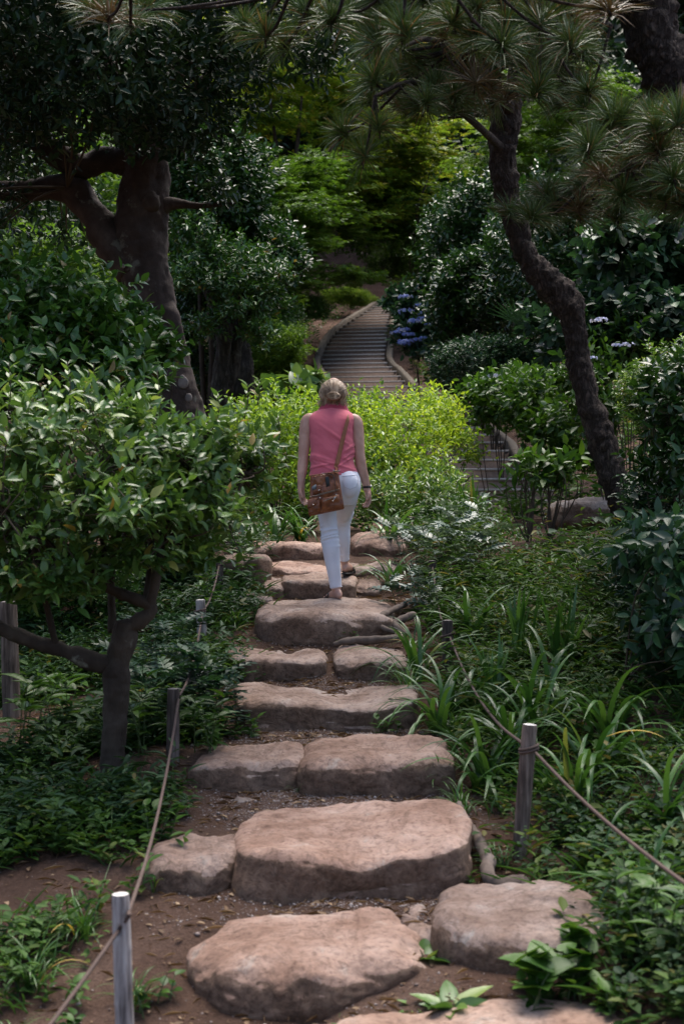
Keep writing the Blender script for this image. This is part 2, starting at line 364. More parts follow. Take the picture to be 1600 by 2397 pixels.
ys = np.concatenate([np.linspace(-60, 3, 22)[:-1], np.arange(3, 13, .045), np.linspace(13, 45, 110)[1:], np.linspace(45, 200, 40)[1:]])
XX, YY = np.meshgrid(xs, ys)
ZZ = ground_z(XX, YY)
nx, ny = len(xs), len(ys)
ia = (np.arange(ny-1)[:, None]*nx+np.arange(nx-1)[None]).ravel()
gme = np_mesh('ground', np.stack([XX, YY, ZZ], -1).reshape(-1, 3), np.stack([ia, ia+1, ia+1+nx, ia+nx], -1))
ground = link('ground', gme, G['soil']); tag(ground, 'bare brown earth of the wooded slope', 'ground', kind='structure')
def gz(x, y): return float(ground_z(np.array([x]), np.array([y]))[0])
# ------------------------------------------------------------------ stone steps
def cube_sphere(n):
    t = np.tan(np.linspace(-np.pi/4, np.pi/4, n)); V = []; Q = []
    for ax in range(3):
        for s in (-1, 1):
            a, b = np.meshgrid(t, t); p = np.zeros((n, n, 3))
            p[..., ax] = s; p[..., (ax+1) % 3] = a*(s); p[..., (ax+2) % 3] = b
            base = len(V)*n*n; V.append(p.reshape(-1, 3))
            i = (np.arange(n-1)[:, None]*n+np.arange(n-1)[None]).ravel()+base
            Q.append(np.stack([i, i+1, i+1+n, i+n], -1))
    V = np.vstack(V); Q = np.vstack(Q)
    key = np.round(V, 5); _, first, inv = np.unique(key, axis=0, return_index=True, return_inverse=True)
    return norm(V[first]), inv.ravel()[Q]
def cube_grid(n):
    t = np.linspace(-1, 1, n); V = []; Q = []
    for ax in range(3):
        for s in (-1, 1):
            a, b = np.meshgrid(t, t); p = np.zeros((n, n, 3))
            p[..., ax] = s; p[..., (ax+1) % 3] = a*s; p[..., (ax+2) % 3] = b
            base = len(V)*n*n; V.append(p.reshape(-1, 3))
            i = (np.arange(n-1)[:, None]*n+np.arange(n-1)[None]).ravel()+base
            Q.append(np.stack([i, i+1, i+1+n, i+n], -1))
    V = np.vstack(V); Q = np.vstack(Q)
    _, first, inv = np.unique(np.round(V, 5), axis=0, return_index=True, return_inverse=True)
    return V[first], inv.ravel()[Q]
CG = {'hi': cube_grid(54), 'mid': cube_grid(38), 'low': cube_grid(20)}
CQl = CG['low'][1]
def stone_shape(a, b, c, seed, n=4.2, rough=1.0, low=False, outline=.1, edge=.06, res=None):
    """slab with an uneven plan outline, worn rounded edges of radius `edge`, chipped and layered faces"""
    q0 = CG[res or ('low' if low else 'hi')][0]
    m = np.maximum(np.abs(q0[:, 0]), np.abs(q0[:, 1])); th = np.arctan2(q0[:, 1], q0[:, 0])
    Rr = (np.abs(np.cos(th))**n+np.abs(np.sin(th))**n)**(-1/n)
    o = 1+outline*fbm(np.stack([np.cos(th)*1.6+seed*3.1, np.sin(th)*1.6, 0*th+seed], -1), 3)
    s = min(a, b); e = min(edge*(1+.5*vnoise(np.array([[seed*1.3, 2.2, 5.1]]))[0]), c*.8, s*.7)
    ev = e*(1+.55*fbm(np.stack([np.cos(th)*2.5+seed, np.sin(th)*2.5, 0*th], -1), 2)); ev = np.clip(ev, .25*e, min(s*.8, c*.9))
    r, z = m*s, q0[:, 2]*c; ir, iz = np.minimum(r, s-ev), np.clip(z, -(c-ev), c-ev)
    d = np.stack([r-ir, z-iz], -1); d = norm(d)*ev[:, None]*(np.linalg.norm(d, axis=-1, keepdims=True) > 1e-9); r, z = ir+d[:, 0], iz+d[:, 1]
    # fronts lean in a little towards the ground
    k = r/s*Rr*o*(1-.07*np.clip(-z/c, -1, 1)**2*(z < 0))
    v = np.stack([np.cos(th)*k*a, np.sin(th)*k*b, z], -1)
    nn = norm(np.stack([v[:, 0]/a**2, v[:, 1]/b**2, v[:, 2]/c**2*1.5], -1)); q = v+seed*7.77
    lf = fbm(q*np.array([3.2, 3.2, 5])+31, 3)*3.2; led = (np.floor(lf)+np.clip((lf-np.floor(lf))/.35, 0, 1))/3.2
    dis = .045*fbm(q*1.7, 2)*min(1, s/.3)+.014*led+.010*fbm(q*9, 3)-.008*np.abs(fbm(q*6+50, 3))+.0035*fbm(q*34, 2)
    return v+nn*(rough*dis)[:, None]
def stone_step(label, x0, x1, y0, y1, zb, zf, zk, seed, mat='stone', n=5.0, rz=0, rough=1.0, outline=.07, tilt=0, edge=.06):
    """boulder between x0..x1, y0..y1, from below zb to top zf (front) / zk (back)"""
    cx, cy = (x0+x1)/2, (y0+y1)/2; a, b = (x1-x0)/2*1.035, (y1-y0)/2*1.09
    bot = zb-.13; c = ((zf+zk)/2-bot)/2
    v = stone_shape(a, b, c, seed, n, rough, outline=outline, edge=edge, res='hi' if y0 < 8 else 'mid')
    sh = (zk-zf)/(2*b)*np.clip(v[:, 1], -b, b)*np.clip(v[:, 2]/c*.5+.5, 0, 1); v[:, 2] += sh+tilt*v[:, 0]
    me = np_mesh('stone_step', v, CG['hi' if y0 < 8 else 'mid'][1])
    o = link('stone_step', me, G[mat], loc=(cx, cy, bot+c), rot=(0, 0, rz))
    return tag(o, label, 'stone step', 'stone steps climbing the path')
def X(dx, Y): return (dx*DS-800)/FPX*Y
S = stone_step
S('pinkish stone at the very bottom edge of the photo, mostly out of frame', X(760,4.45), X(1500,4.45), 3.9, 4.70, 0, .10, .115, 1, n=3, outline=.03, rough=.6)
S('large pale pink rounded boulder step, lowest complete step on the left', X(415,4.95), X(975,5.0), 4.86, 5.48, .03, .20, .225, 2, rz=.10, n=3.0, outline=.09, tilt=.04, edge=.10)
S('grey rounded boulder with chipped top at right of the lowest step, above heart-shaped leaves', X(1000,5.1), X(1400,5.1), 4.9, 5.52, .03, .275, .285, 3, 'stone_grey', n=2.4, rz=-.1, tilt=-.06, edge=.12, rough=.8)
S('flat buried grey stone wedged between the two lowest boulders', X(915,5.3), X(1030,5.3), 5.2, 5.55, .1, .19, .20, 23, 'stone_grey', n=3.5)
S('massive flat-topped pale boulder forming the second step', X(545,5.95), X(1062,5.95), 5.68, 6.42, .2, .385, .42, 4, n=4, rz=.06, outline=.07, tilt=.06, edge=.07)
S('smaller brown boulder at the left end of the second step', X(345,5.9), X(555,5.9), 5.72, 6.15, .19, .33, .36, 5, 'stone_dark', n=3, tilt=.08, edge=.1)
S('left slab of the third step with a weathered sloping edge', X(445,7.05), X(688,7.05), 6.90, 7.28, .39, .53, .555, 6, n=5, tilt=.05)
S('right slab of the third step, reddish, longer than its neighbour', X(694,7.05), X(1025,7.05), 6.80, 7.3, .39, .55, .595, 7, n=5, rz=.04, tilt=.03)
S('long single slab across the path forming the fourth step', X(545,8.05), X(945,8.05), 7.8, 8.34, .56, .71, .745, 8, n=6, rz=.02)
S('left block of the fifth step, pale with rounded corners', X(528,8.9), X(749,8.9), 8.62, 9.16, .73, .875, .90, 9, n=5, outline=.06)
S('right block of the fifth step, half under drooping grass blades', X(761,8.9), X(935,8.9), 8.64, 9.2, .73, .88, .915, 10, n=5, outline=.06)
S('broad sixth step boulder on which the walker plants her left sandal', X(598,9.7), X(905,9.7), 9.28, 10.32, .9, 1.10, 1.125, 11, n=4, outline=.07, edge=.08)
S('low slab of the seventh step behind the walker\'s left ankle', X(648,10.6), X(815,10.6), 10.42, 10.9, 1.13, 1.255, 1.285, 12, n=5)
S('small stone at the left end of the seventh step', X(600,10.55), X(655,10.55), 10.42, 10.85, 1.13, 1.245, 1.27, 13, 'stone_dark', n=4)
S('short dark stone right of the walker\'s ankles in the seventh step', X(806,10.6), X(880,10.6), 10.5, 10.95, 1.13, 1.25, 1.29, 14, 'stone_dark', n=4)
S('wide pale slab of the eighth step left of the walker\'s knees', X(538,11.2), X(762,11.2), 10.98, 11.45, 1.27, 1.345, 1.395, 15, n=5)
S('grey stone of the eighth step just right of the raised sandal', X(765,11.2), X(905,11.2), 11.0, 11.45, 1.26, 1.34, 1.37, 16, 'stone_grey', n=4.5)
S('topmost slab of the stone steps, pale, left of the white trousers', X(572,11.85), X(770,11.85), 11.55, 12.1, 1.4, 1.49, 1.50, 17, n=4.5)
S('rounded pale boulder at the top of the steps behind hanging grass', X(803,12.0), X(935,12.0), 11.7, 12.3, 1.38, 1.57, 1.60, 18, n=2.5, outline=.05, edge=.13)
def boulder(name, label, c, r, seed, mat='stone_dark', n=3.0, cat='boulder', rz=0):
    v = stone_shape(r[0], r[1], r[2], seed, n, 1.2, low=True, outline=.12)
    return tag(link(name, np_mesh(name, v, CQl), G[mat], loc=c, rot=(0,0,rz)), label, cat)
boulder('boulder', 'dark mossy boulder left of the top steps behind a rope post', D(560,1335,10.9)+Vector((0,0,-.05)), (.2,.25,.24), 40)
boulder('boulder', 'low dark rock left of the sixth step among ferny weeds', D(585,1380,10.3)+Vector((0,0,-.04)), (.13,.15,.1), 41)
boulder('loose_stone', 'small grey loose stone lying in the gravel before the fifth step', D(697,1603,8.5)+Vector((0,0,.0)), (.05,.04,.022), 42, 'stone_grey', cat='stone')
boulder('loose_stone', 'half buried loose stone left of the third step gravel', D(567,1850,6.7)+Vector((0,0,.0)), (.055,.05,.03), 43, 'stone_grey', cat='stone')

# gravel lying on the treads: nobody could count it
def gravel():
    rs = np.random.RandomState(3)
    ico = np.array([[1,0,0],[-1,0,0],[0,1,0],[0,-1,0],[0,0,.7],[0,0,-.7]], float)
    F8 = np.array([[0,2,4],[2,1,4],[1,3,4],[3,0,4],[2,0,5],[1,2,5],[3,1,5],[0,3,5]])
    pts = []
    for (y0, y1, x0, x1, n) in [(4.5,4.95,-.5,.8,700),(5.3,5.8,-.55,.75,3600),(6.3,6.95,-.7,.6,6500),(7.2,7.9,-.7,.55,4500),(8.3,8.7,-.55,.5,1600),(9.1,9.35,-.5,.4,500),(10.3,10.5,-.5,.5,300),(10.9,11.05,-.4,.5,150)]:
        x = rs.normal((x0+x1)/2, (x1-x0)/3.4, n); y = rs.uniform(y0, y1, n); pts.append(np.stack([x, y], -1))
    # sparse crumbs on the bare soil at lower left
    x = rs.uniform(-1.6, -.4, 350); y = rs.uniform(4.3, 6.4, 350); pts.append(np.stack([x, y], -1))
    p = np.vstack(pts); n = len(p); z = ground_z(p[:, 0], p[:, 1])
    s = (.0022+.005*rs.rand(n)**4+(rs.rand(n) < .006)*.008)
    V = ico[None]*(1+.45*(rs.rand(n, 6, 3)-.5))*s[:, None, None]
    a = rs.rand(n)*6.28; ca, sa = np.cos(a)[:, None], np.sin(a)[:, None]
    V = np.stack([V[..., 0]*ca-V[..., 1]*sa, V[..., 0]*sa+V[..., 1]*ca, V[..., 2]], -1)
    V += np.stack([p[:, 0], p[:, 1], z+s*.2], -1)[:, None]
    F = (F8[None]+np.arange(n)[:, None, None]*6).reshape(-1, 3)
    me = np_mesh('gravel', V.reshape(-1, 3), F, False, np.repeat(rs.rand(n), 8))
    tag(link('gravel', me, G['gravel']), 'fine grey gravel spread on the treads between the stone steps', 'gravel', kind='stuff')
gravel()

# ------------------------------------------------------------------ the concrete stairway further up
KS = np.array([  # v, left u, right u, distance
 (1200,1165,1345,16.5),(1129,1040,1222,18.3),(1049,940,1165,20.5),(985,870,1065,23),(929,795,968,25.5),(885,762,925,27.5),
 (857,752,900,29),(816,766,903,31),(785,790,906,32.8),(755,830,913,35),(725,880,925,38),(712,905,933,40)], float)
kz = CAM_H+(HOR-KS[:, 0])/FPX*KS[:, 3]
kl = np.stack([(KS[:, 1]-800)/FPX*KS[:, 3], KS[:, 3], kz], -1); kr = np.stack([(KS[:, 2]-800)/FPX*KS[:, 3], KS[:, 3], kz], -1)
Lp = smooth_path(kl, 400); Rp = smooth_path(kr, 400)
zz = (Lp[:, 2]+Rp[:, 2])/2
stair = thing('stairway', 'long brown stairway with pale step edges curving up through the trees', 'stairway', tuple((Lp[0]+Rp[0])/2-np.array([0,0,.2])), kind='structure')
nst = int((zz[-1]-zz[0])/.145)
zl = np.linspace(zz[0], zz[-1], nst+1)
for k in range(nst):
    def at(z):
        i = np.interp(z, zz, np.arange(400)); i0 = int(i); i1 = min(399, i0+1); f = i-i0
        return Lp[i0]*(1-f)+Lp[i1]*f, Rp[i0]*(1-f)+Rp[i1]*f
    l0, r0 = at(zl[k]); l1, r1 = at(zl[min(nst, k+1)]); l1 = l1.copy(); r1 = r1.copy()
    d = (r0-l0)/np.linalg.norm(r0-l0)
    # riser turned a little so it faces down the path
    l0 = l0+np.array([0, .12, 0]); l1 = l1+np.array([0, .12, 0]); r0 = r0-np.array([0, .08, 0]); r1 = r1-np.array([0, .08, 0])
    top = zl[k]+.145; b = zl[k]-.35
    def prism(q, z0, z1):
        V = [[p[0], p[1], z0] for p in q]+[[p[0], p[1], z1] for p in q]
        return np.array(V), [np.array([[0,3,2,1],[4,5,6,7],[0,1,5,4],[1,2,6,5],[2,3,7,6],[3,0,4,7]])]
    q = [l0, r0, r1+np.array([0, .05, 0]), l1+np.array([0, .05, 0])]
    m = MB(); m.add(*prism(q, b, top-.026)); st = wlink('step', m.mesh('step', False), G['riser'], stair)
    f = np.array([0, -.018, 0]); q2 = [l0+f, r0+f, r0+np.array([0, .07, 0]), l0+np.array([0, .07, 0])]
    m = MB(); m.add(*prism(q2, top-.026, top+.004)); e = link('nosing', m.mesh('nosing', False), G['concrete'], st)
for side, pp in ((-1, Lp), (1, Rp)):
    q = pp[::8].copy(); q[:, 0] += side*.09; q[:, 2] += .06
    q[:, 2] += .02*vnoise(q*1.7)
    lo, hi = (3, 50) if side > 0 else (16, 50)
    q = q[lo:hi]; T_ = norm(np.gradient(q, axis=0)); sv = norm(np.cross(T_, np.array([0, 0, 1.])))
    for k0 in range(0, len(q)-4, 4):      # cast kerb lengths butted end to end
        s_ = q[k0:k0+5]; v_ = sv[k0:k0+5]; n_ = len(s_); jit = np.array([0, 0, .015*math.sin(k0*3.1+side)])
        ends = T_[k0:k0+5]*0; ends[0] = T_[k0]*.008; ends[-1] = -T_[k0+4]*.008
        V = np.vstack([np.stack([s_+ends+jit-v_*.07-[0, 0, .3], s_+ends+jit-v_*.06+[0, 0, .11], s_+ends+jit-v_*.04+[0, 0, .13], s_+ends+jit+v_*.04+[0, 0, .13], s_+ends+jit+v_*.06+[0, 0, .11], s_+ends+jit+v_*.07-[0, 0, .3]], 1).reshape(-1, 3)])
        V[:, 2] += .012*fbm(V*5, 2); Q_ = []
        for i_ in range(n_-1):
            for j_ in range(6): a_ = i_*6+j_; b_ = i_*6+(j_+1) % 6; Q_.append([a_, b_, b_+6, a_+6])
        for b_ in (0, (n_-1)*6): Q_ += [[b_, b_+1, b_+4, b_+5], [b_+1, b_+2, b_+3, b_+4]]
        wlink('kerb', np_mesh('kerb', V, np.array(Q_), False), G['kerb'], stair)

# ------------------------------------------------------------------ rope fence
def fence_post(label, base, top, r, mat, endm, seed, hole=False, lean=(0,0)):
    base = Vector(base); top = Vector(top); h = (top-base).length
    t = thing('fence_post', label, 'post', base, 'rope fence posts')
    n = 60; seg = 28
    zz_ = np.linspace(-.08, h, n); k = (top-base).normalized()
    pts = np.array([k*z for z in zz_])
    rad = r*(1.06-.1*np.clip(zz_/h, 0, 1)); rad[-1] *= .93; rad[-2] *= .985
    V, F = tube(pts, rad, seg, cap=False)
    th = np.tile(np.arange(seg)/seg*2*np.pi, n); zi = np.repeat(zz_, seg)
    q = np.stack([np.cos(th)*1.5+seed, np.sin(th)*1.5, zi*3], -1)
    ax = np.repeat(pts, seg, 0); out = norm(V-ax)
    dis = .07*r*fbm(q, 3); cr = vnoise(np.stack([np.cos(th)*4+seed*2, np.sin(th)*4, zi*1.2], -1)); dis -= .16*r*np.clip(cr-.45, 0, 1)
    for kk in range(3):
        a0, z0 = (seed*1.7+kk*2.1) % 6.28-3.14, h*(.25+.25*kk); da = np.abs((th-a0-np.pi+9*np.pi) % (2*np.pi)-np.pi)
        dis += .12*r*np.exp(-((da*r)**2+(zi-z0)**2)/(.012**2))
    if hole:
        a0, z0 = -1.75 if hole is True else hole, h-.105; da = np.abs((th-a0+np.pi) % (2*np.pi)-np.pi)
        dis -= 1.0*r*np.exp(-(((da*r)**2+(zi-z0)**2)/(.010**2))**2)
    V = V+out*dis[:, None]
    link('shaft', np_mesh('shaft', V, F), G[mat], t)
    ring = V[-seg:]; c = ring.mean(0)+np.array(k)*.004
    inner = (ring-ring.mean(0))*.55+ring.mean(0)+np.array(k)*.003
    VV = np.vstack([ring, inner, c[None]]); i = np.arange(seg); j = (i+1) % seg
    link('cut_top', np_mesh('cut_top', VV, [np.stack([i, j, j+seg, i+seg], -1), np.stack([i+seg, j+seg, np.full(seg, 2*seg)], -1)]), G[endm], t)
    return t
def post_at(label, dx, dy_top, Y, r, mat, endm, seed, hole=False, lean=0, drop=None, yl=0):
    top = D(dx, dy_top, Y); bx = top.x+lean; by = Y+yl; bz = gz(bx, by)-.03 if drop is None else top.z-drop
    fence_post(label, (bx, by, bz), top, r, mat, endm, seed, hole); return top
l1 = post_at('pale bleached post with a rope hole, nearest on the left', 277, 2051, 4.3, .0285, 'post_pale', 'endgrain', 1, True, .02)
l2 = post_at('dark split post left of the fourth step', 397, 1580, 7.1, .032, 'post_dark', 'endgrain_dark', 2, False, .0)
l3 = post_at('short pale-topped post left of the fifth step', 459, 1376, 9.0, .031, 'post_pale', 'endgrain', 3, False, .02)
l4 = post_at('thin dark post beside the tree foot left of the top steps', 503, 1279, 10.4, .027, 'post_dark', 'endgrain_dark', 4, False, .01, .55)
r1 = post_at('weathered post with rope wound round it, nearest on the right', 1214, 1662, 6.05, .032, 'post_brown', 'endgrain', 5, False, -.045)
r2 = post_at('dark post among strap leaves right of the fifth step', 1026, 1423, 8.8, .033, 'post_dark', 'endgrain_dark', 6, False, .0)
r3 = post_at('dark post behind silvery lobed leaves right of the walker\'s feet', 991, 1286, 10.6, .03, 'post_dark', 'endgrain_dark', 7, False, .0)
r4 = post_at('farthest dark post, only its tip above the greenery right of the bag', 943, 1186, 12.6, .03, 'post_dark', 'endgrain_dark', 8, False, .0)
lk = post_at('thick old stake at the left edge behind the small tree', 20, 1380, 8.2, .05, 'post_brown', 'endgrain_dark', 9, False, .02)
def rope_line(name, label, segs, r, loops=()):
    t = thing(name, label, 'rope', segs[0][0])
    for s in segs:
        q = smooth_path([list(p) for p in s], 12*(len(s)-1)); L = np.linalg.norm(np.diff(q, axis=0), axis=1).sum()
        q = smooth_path(q, int(max(30, min(L/.006, 500))))
        V, F = tube(q, r, 9, lobes=3, twist=2*np.pi/.05)
        wlink('strand', np_mesh('strand', V, F), G['rope'], t)
    for (c, rr, n, tl) in loops:
        a = np.linspace(0, 2*np.pi*n, 40*n); q = np.stack([np.cos(a)*rr, np.sin(a)*rr, (a/(2*np.pi)-n/2)*r*1.9+tl*np.cos(a)], -1)+np.array(c)
        V, F = tube(q, r, 8, lobes=3, twist=2*np.pi/.05); wlink('wound_loop', np_mesh('wound_loop', V, F), G['rope'], t)
    return t
def sag(a, b, s, n=3):
    a, b = Vector(a), Vector(b); return [a.lerp(b, i/(n+1))-Vector((0,0,s*4*(i/(n+1))*(1-i/(n+1)))) for i in range(n+2)]
lh = Vector((l1.x-.004, l1.y-.027, l1.z-.105)); lh2 = Vector((l1.x+.026, l1.y+.012, l1.z-.05))
l0 = Vector((-.98, 3.15, .17))
rope_line('left_rope', 'brown rope strung through the posts left of the steps', [
    sag(l0, lh, .02), [lh+Vector((0,.015,0)), lh.lerp(lh2, .5)+Vector((.018,-.012,.02)), lh2]+sag(lh2, l2+Vector((.03,-.02,-.05)), .10)[1:],
    sag(l2+Vector((.03,.02,-.035)), l3+Vector((.02,-.025,-.07)), .09), sag(l3+Vector((.02,.02,-.06)), l4+Vector((.0,-.03,-.06)), .06)], .0062,
    [(l3+Vector((0,0,-.075)), .033, 2, .006), (l4+Vector((0,0,-.06)), .032, 1, .005)])
r0 = Vector((1.14, 3.5, .62))
rope_line('right_rope', 'brown twisted rope strung along the posts right of the steps', [
    sag(r0, r1+Vector((.02,-.035,-.115)), .055), sag(r1+Vector((-.02,.03,-.09)), r2+Vector((.01,-.036,-.10)), .10), sag(r2+Vector((-.01,.036,-.07)), r3+Vector((0,-.034,-.05)), .07),
    sag(r3+Vector((0,.034,-.05)), r4+Vector((0,-.034,-.05)), .05)], .0066,
    [(r1+Vector((-.004,0,-.105)), .038, 2, .008), (r2+Vector((0,0,-.09)), .039, 1, .012)])

# ------------------------------------------------------------------ roots and cut stone
def gnarled(name, label, cat, paths, mat, seg=14, amp=.25):
    t = thing(name, label, cat, paths[0][0][:3])
    for q in paths:
        q = np.array([list(p[0:3])+[p[3]] for p in q]); s = smooth_path(q, 16*(len(q)-1))
        V, F = tube(s[:, :3], np.maximum(s[:, 3], .001), seg)
        V = V+norm(V-np.vstack([np.repeat(s[:, :3], seg, 0), V[-2:]+1e-3]))*(amp*np.append(np.repeat(s[:, 3], seg), [0, 0])*fbm(V*22, 3))[:, None]
        wlink('root', np_mesh('root', V, F), G[mat], t)
    return t
def rp(dx, dy, Y, r): p = D(dx, dy, Y); return (p.x, p.y, p.z, r)
gnarled('tree_root', 'gnarled grey root snaking over the soil right of the second step', 'root',
    [[rp(1052,1842,6.35,.012), rp(1068,1885,6.2,.02), rp(1095,1925,6.05,.026), rp(1118,1970,5.9,.028), rp(1120,2010,5.75,.03), rp(1150,2028,5.7,.03), rp(1195,2022,5.7,.026), rp(1210,2035,5.66,.02)],
     [rp(1150,2028,5.7,.022), rp(1190,2040,5.65,.02), rp(1215,2060,5.6,.012)]], 'root')
gnarled('tree_root', 'twisting brown roots spilling over the right end of the sixth step', 'root',
    [[rp(930,1385,10.0,.02), rp(890,1405,9.7,.022), rp(868,1420,9.5,.02), rp(878,1440,9.3,.018), rp(905,1450,9.25,.015)],
     [rp(950,1410,9.6,.025), rp(905,1430,9.4,.025), rp(930,1455,9.3,.02)],
     [rp(925,1462,9.2,.02), rp(860,1468,9.15,.028), rp(800,1470,9.12,.024), rp(765,1478,9.1,.014)]], 'root')
wl = thing('cut_stone_wall', 'low cut stone block wall beside the foot of the leaning pine', 'wall', D(1370,1240,12.4))
for (x0, x1, yt, yb, sd) in ((1275,1425,1152,1212,1),(1268,1432,1216,1300,2)):
    a = D(x0, yt, 12.4); b = D(x1, yb, 12.4); c = (a+b)/2
    v = stone_shape(abs(b.x-a.x)/2, .35, abs(a.z-b.z)/2, 60+sd, 9, .8, low=True, outline=.03)
    v[:, 2] += .008*np.sin((v[:, 0]+v[:, 2]*.7)*90)*(np.abs(v[:, 1]) > .2)
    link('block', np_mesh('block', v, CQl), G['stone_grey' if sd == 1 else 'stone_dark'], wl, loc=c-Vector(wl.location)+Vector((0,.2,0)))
rail = thing('wooden_rail', 'dark timber rail in the gloom above the head of the stairway', 'rail', D(850,655,43))
for (y, r_) in ((632,.16),(655,.2)):
    a, b = D(805,y+4,43), D(905,y-3,42.5); V, F = tube(np.array([a, a.lerp(b,.5), b]), r_, 8, ry=r_*.6); wlink('beam', np_mesh('beam', V, F), G['post_dark'], rail)
for x in (812, 895):
    a, b = D(x,690,43.2), D(x,620,43.2); V, F = tube(np.array([a, b]), .09, 8); wlink('upright', np_mesh('upright', V, F), G['post_dark'], rail)
# ------------------------------------------------------------------ foliage
def sym(right, mid):
    """leaf from right-edge points and midrib points (same count-ish): folded along the midrib, quads"""
    k = len(right); V = [mid[0]]+right+[mid[-1]]+[(-x, y, z) for (x, y, z) in right]
    return V, k
def leaf_t(w1=.5, y1=.38, w2=.36, y2=.74, up=.09, droop=-.1):
    V = np.array([(0,0,0),(w1,y1,up),(w2,y2,up*.6+droop*.3),(0,1,droop),(-w2,y2,up*.6+droop*.3),(-w1,y1,up)], float)
    return V, [np.array([[0,1,2,3],[0,3,4,5]])]
def leaf_fine(w=(.0,.34,.5,.42,.22,0), ys=(0,.16,.38,.62,.84,1), up=.16, droop=-.18):
    n = len(ys); V = []; Q = []
    for i, (a, y) in enumerate(zip(w, ys)):
        z = droop*y*y; V += [(-a, y, z+up*a), (0, y, z), (a, y, z+up*a)]
    for i in range(n-1):
        b = 3*i; Q += [[b, b+1, b+4, b+3], [b+1, b+2, b+5, b+4]]
    return np.array(V, float), [np.array(Q)]
def star(lobes, wid):
    V = [(0,0,0)]; Q = []
    for (ang, L) in lobes:
        a = R(ang); d = np.array([math.sin(a), math.cos(a)]); s = np.array([d[1], -d[0]]); b = len(V)
        m = d*L*.5; V += [tuple(m+s*wid)+(.03,), tuple(d*L)+(-.06*L,), tuple(m-s*wid)+(.03,)]
        Q.append([0, b, b+1, b+2])
    return np.array(V, float), [np.array(Q)]
T_D = (np.array([(0,0,0),(.5,.45,.1),(0,1,-.06),(-.5,.45,.1)], float), [np.array([[0,1,2],[0,2,3]])])
T_L = leaf_t()
T_F = leaf_fine()
T_LANCE = leaf_fine((0,.3,.5,.45,.2,0), (0,.12,.35,.6,.85,1), .15, -.3)
T_M3 = star([(-55,.8),(0,1),(55,.8)], .17)
T_M5 = star([(-100,.55),(-48,.85),(0,1),(48,.85),(100,.55)], .15)
def heart_t():
    r = [(0,0,.0),(.18,-.12,.02),(.42,-.06,.05),(.52,.2,.06),(.4,.5,.03),(.2,.8,-.04),(0,1,-.14)]
    n = len(r); V = list(r)+[(-x, y, z) for x, y, z in r[1:-1]]+[(0,.25,-.01),(0,.6,-.05)]
    c1, c2 = len(V)-2, len(V)-1; lf = lambda i: n+i-1
    T = [[0,1,c1],[1,2,c1],[2,3,c1],[3,4,c1],[4,c2,c1],[4,5,c2],[5,6,c2]]
    Tm = [[c1 if q == c1 else c2 if q == c2 else (q if q in (0, n-1) else lf(q)) for q in t][::-1] for t in T]
    return np.array(V, float), [np.array(T+Tm)]
T_H = heart_t()
def lobed_t():
    V = []; Q = []
    for i in range(7):
        y = i/6; V += [(-.035*(1-y*.5), y, 0), (.035*(1-y*.5), y, 0)]
        if i: b = 2*i; Q.append([b-2, b-1, b+1, b])
    for i, (y, L) in enumerate(((.2,.42),(.42,.52),(.64,.45),(.82,.3))):
        for s in (-1, 1):
            b = len(V); V += [(0,y-.05,0), (s*L*.5,y+.02,.05), (s*L,y+.22,0), (s*L*.45,y+.2,.04), (0,y+.1,0)]
            Q += [[b, b+1, b+3, b+4] if s > 0 else [b+4, b+3, b+1, b], [b+1, b+2, b+3, b+3]]
    Q2 = [q for q in Q if q[2] != q[3]]; T = [q[:3] for q in Q if q[2] == q[3]]
    b = len(V); V += [(-.1,.92,0),(.1,.92,0),(0,1.15,-.08)]; T.append([b,b+1,b+2])
    V = np.array(V, float); V[:, 2] -= .18*V[:, 1]**2
    return V, [np.array(Q2), np.array(T)]
T_LOB = lobed_t()
def scatter(T, pos, ax, nr, L, W):
    V0, polys = T; n = len(pos)
    y = norm(ax); z = norm(nr-(nr*y).sum(-1, keepdims=True)*y); x = np.cross(y, z)
    V = pos[:, None]+V0[None, :, 0:1]*(x*W[:, None])[:, None]+V0[None, :, 1:2]*(y*L[:, None])[:, None]+V0[None, :, 2:3]*(z*L[:, None])[:, None]
    nv = len(V0)
    F = [(p[None]+np.arange(n)[:, None, None]*nv).reshape(-1, p.shape[1]) for p in polys]
    return V.reshape(-1, 3), F, [len(p) for p in polys]
def foliage_mesh(name, T, pos, ax, nr, L, W, tint, smooth=True):
    V, F, c = scatter(T, pos, ax, nr, L, W)
    return np_mesh(name, V, F, smooth, np.concatenate([np.repeat(tint, k) for k in c]))
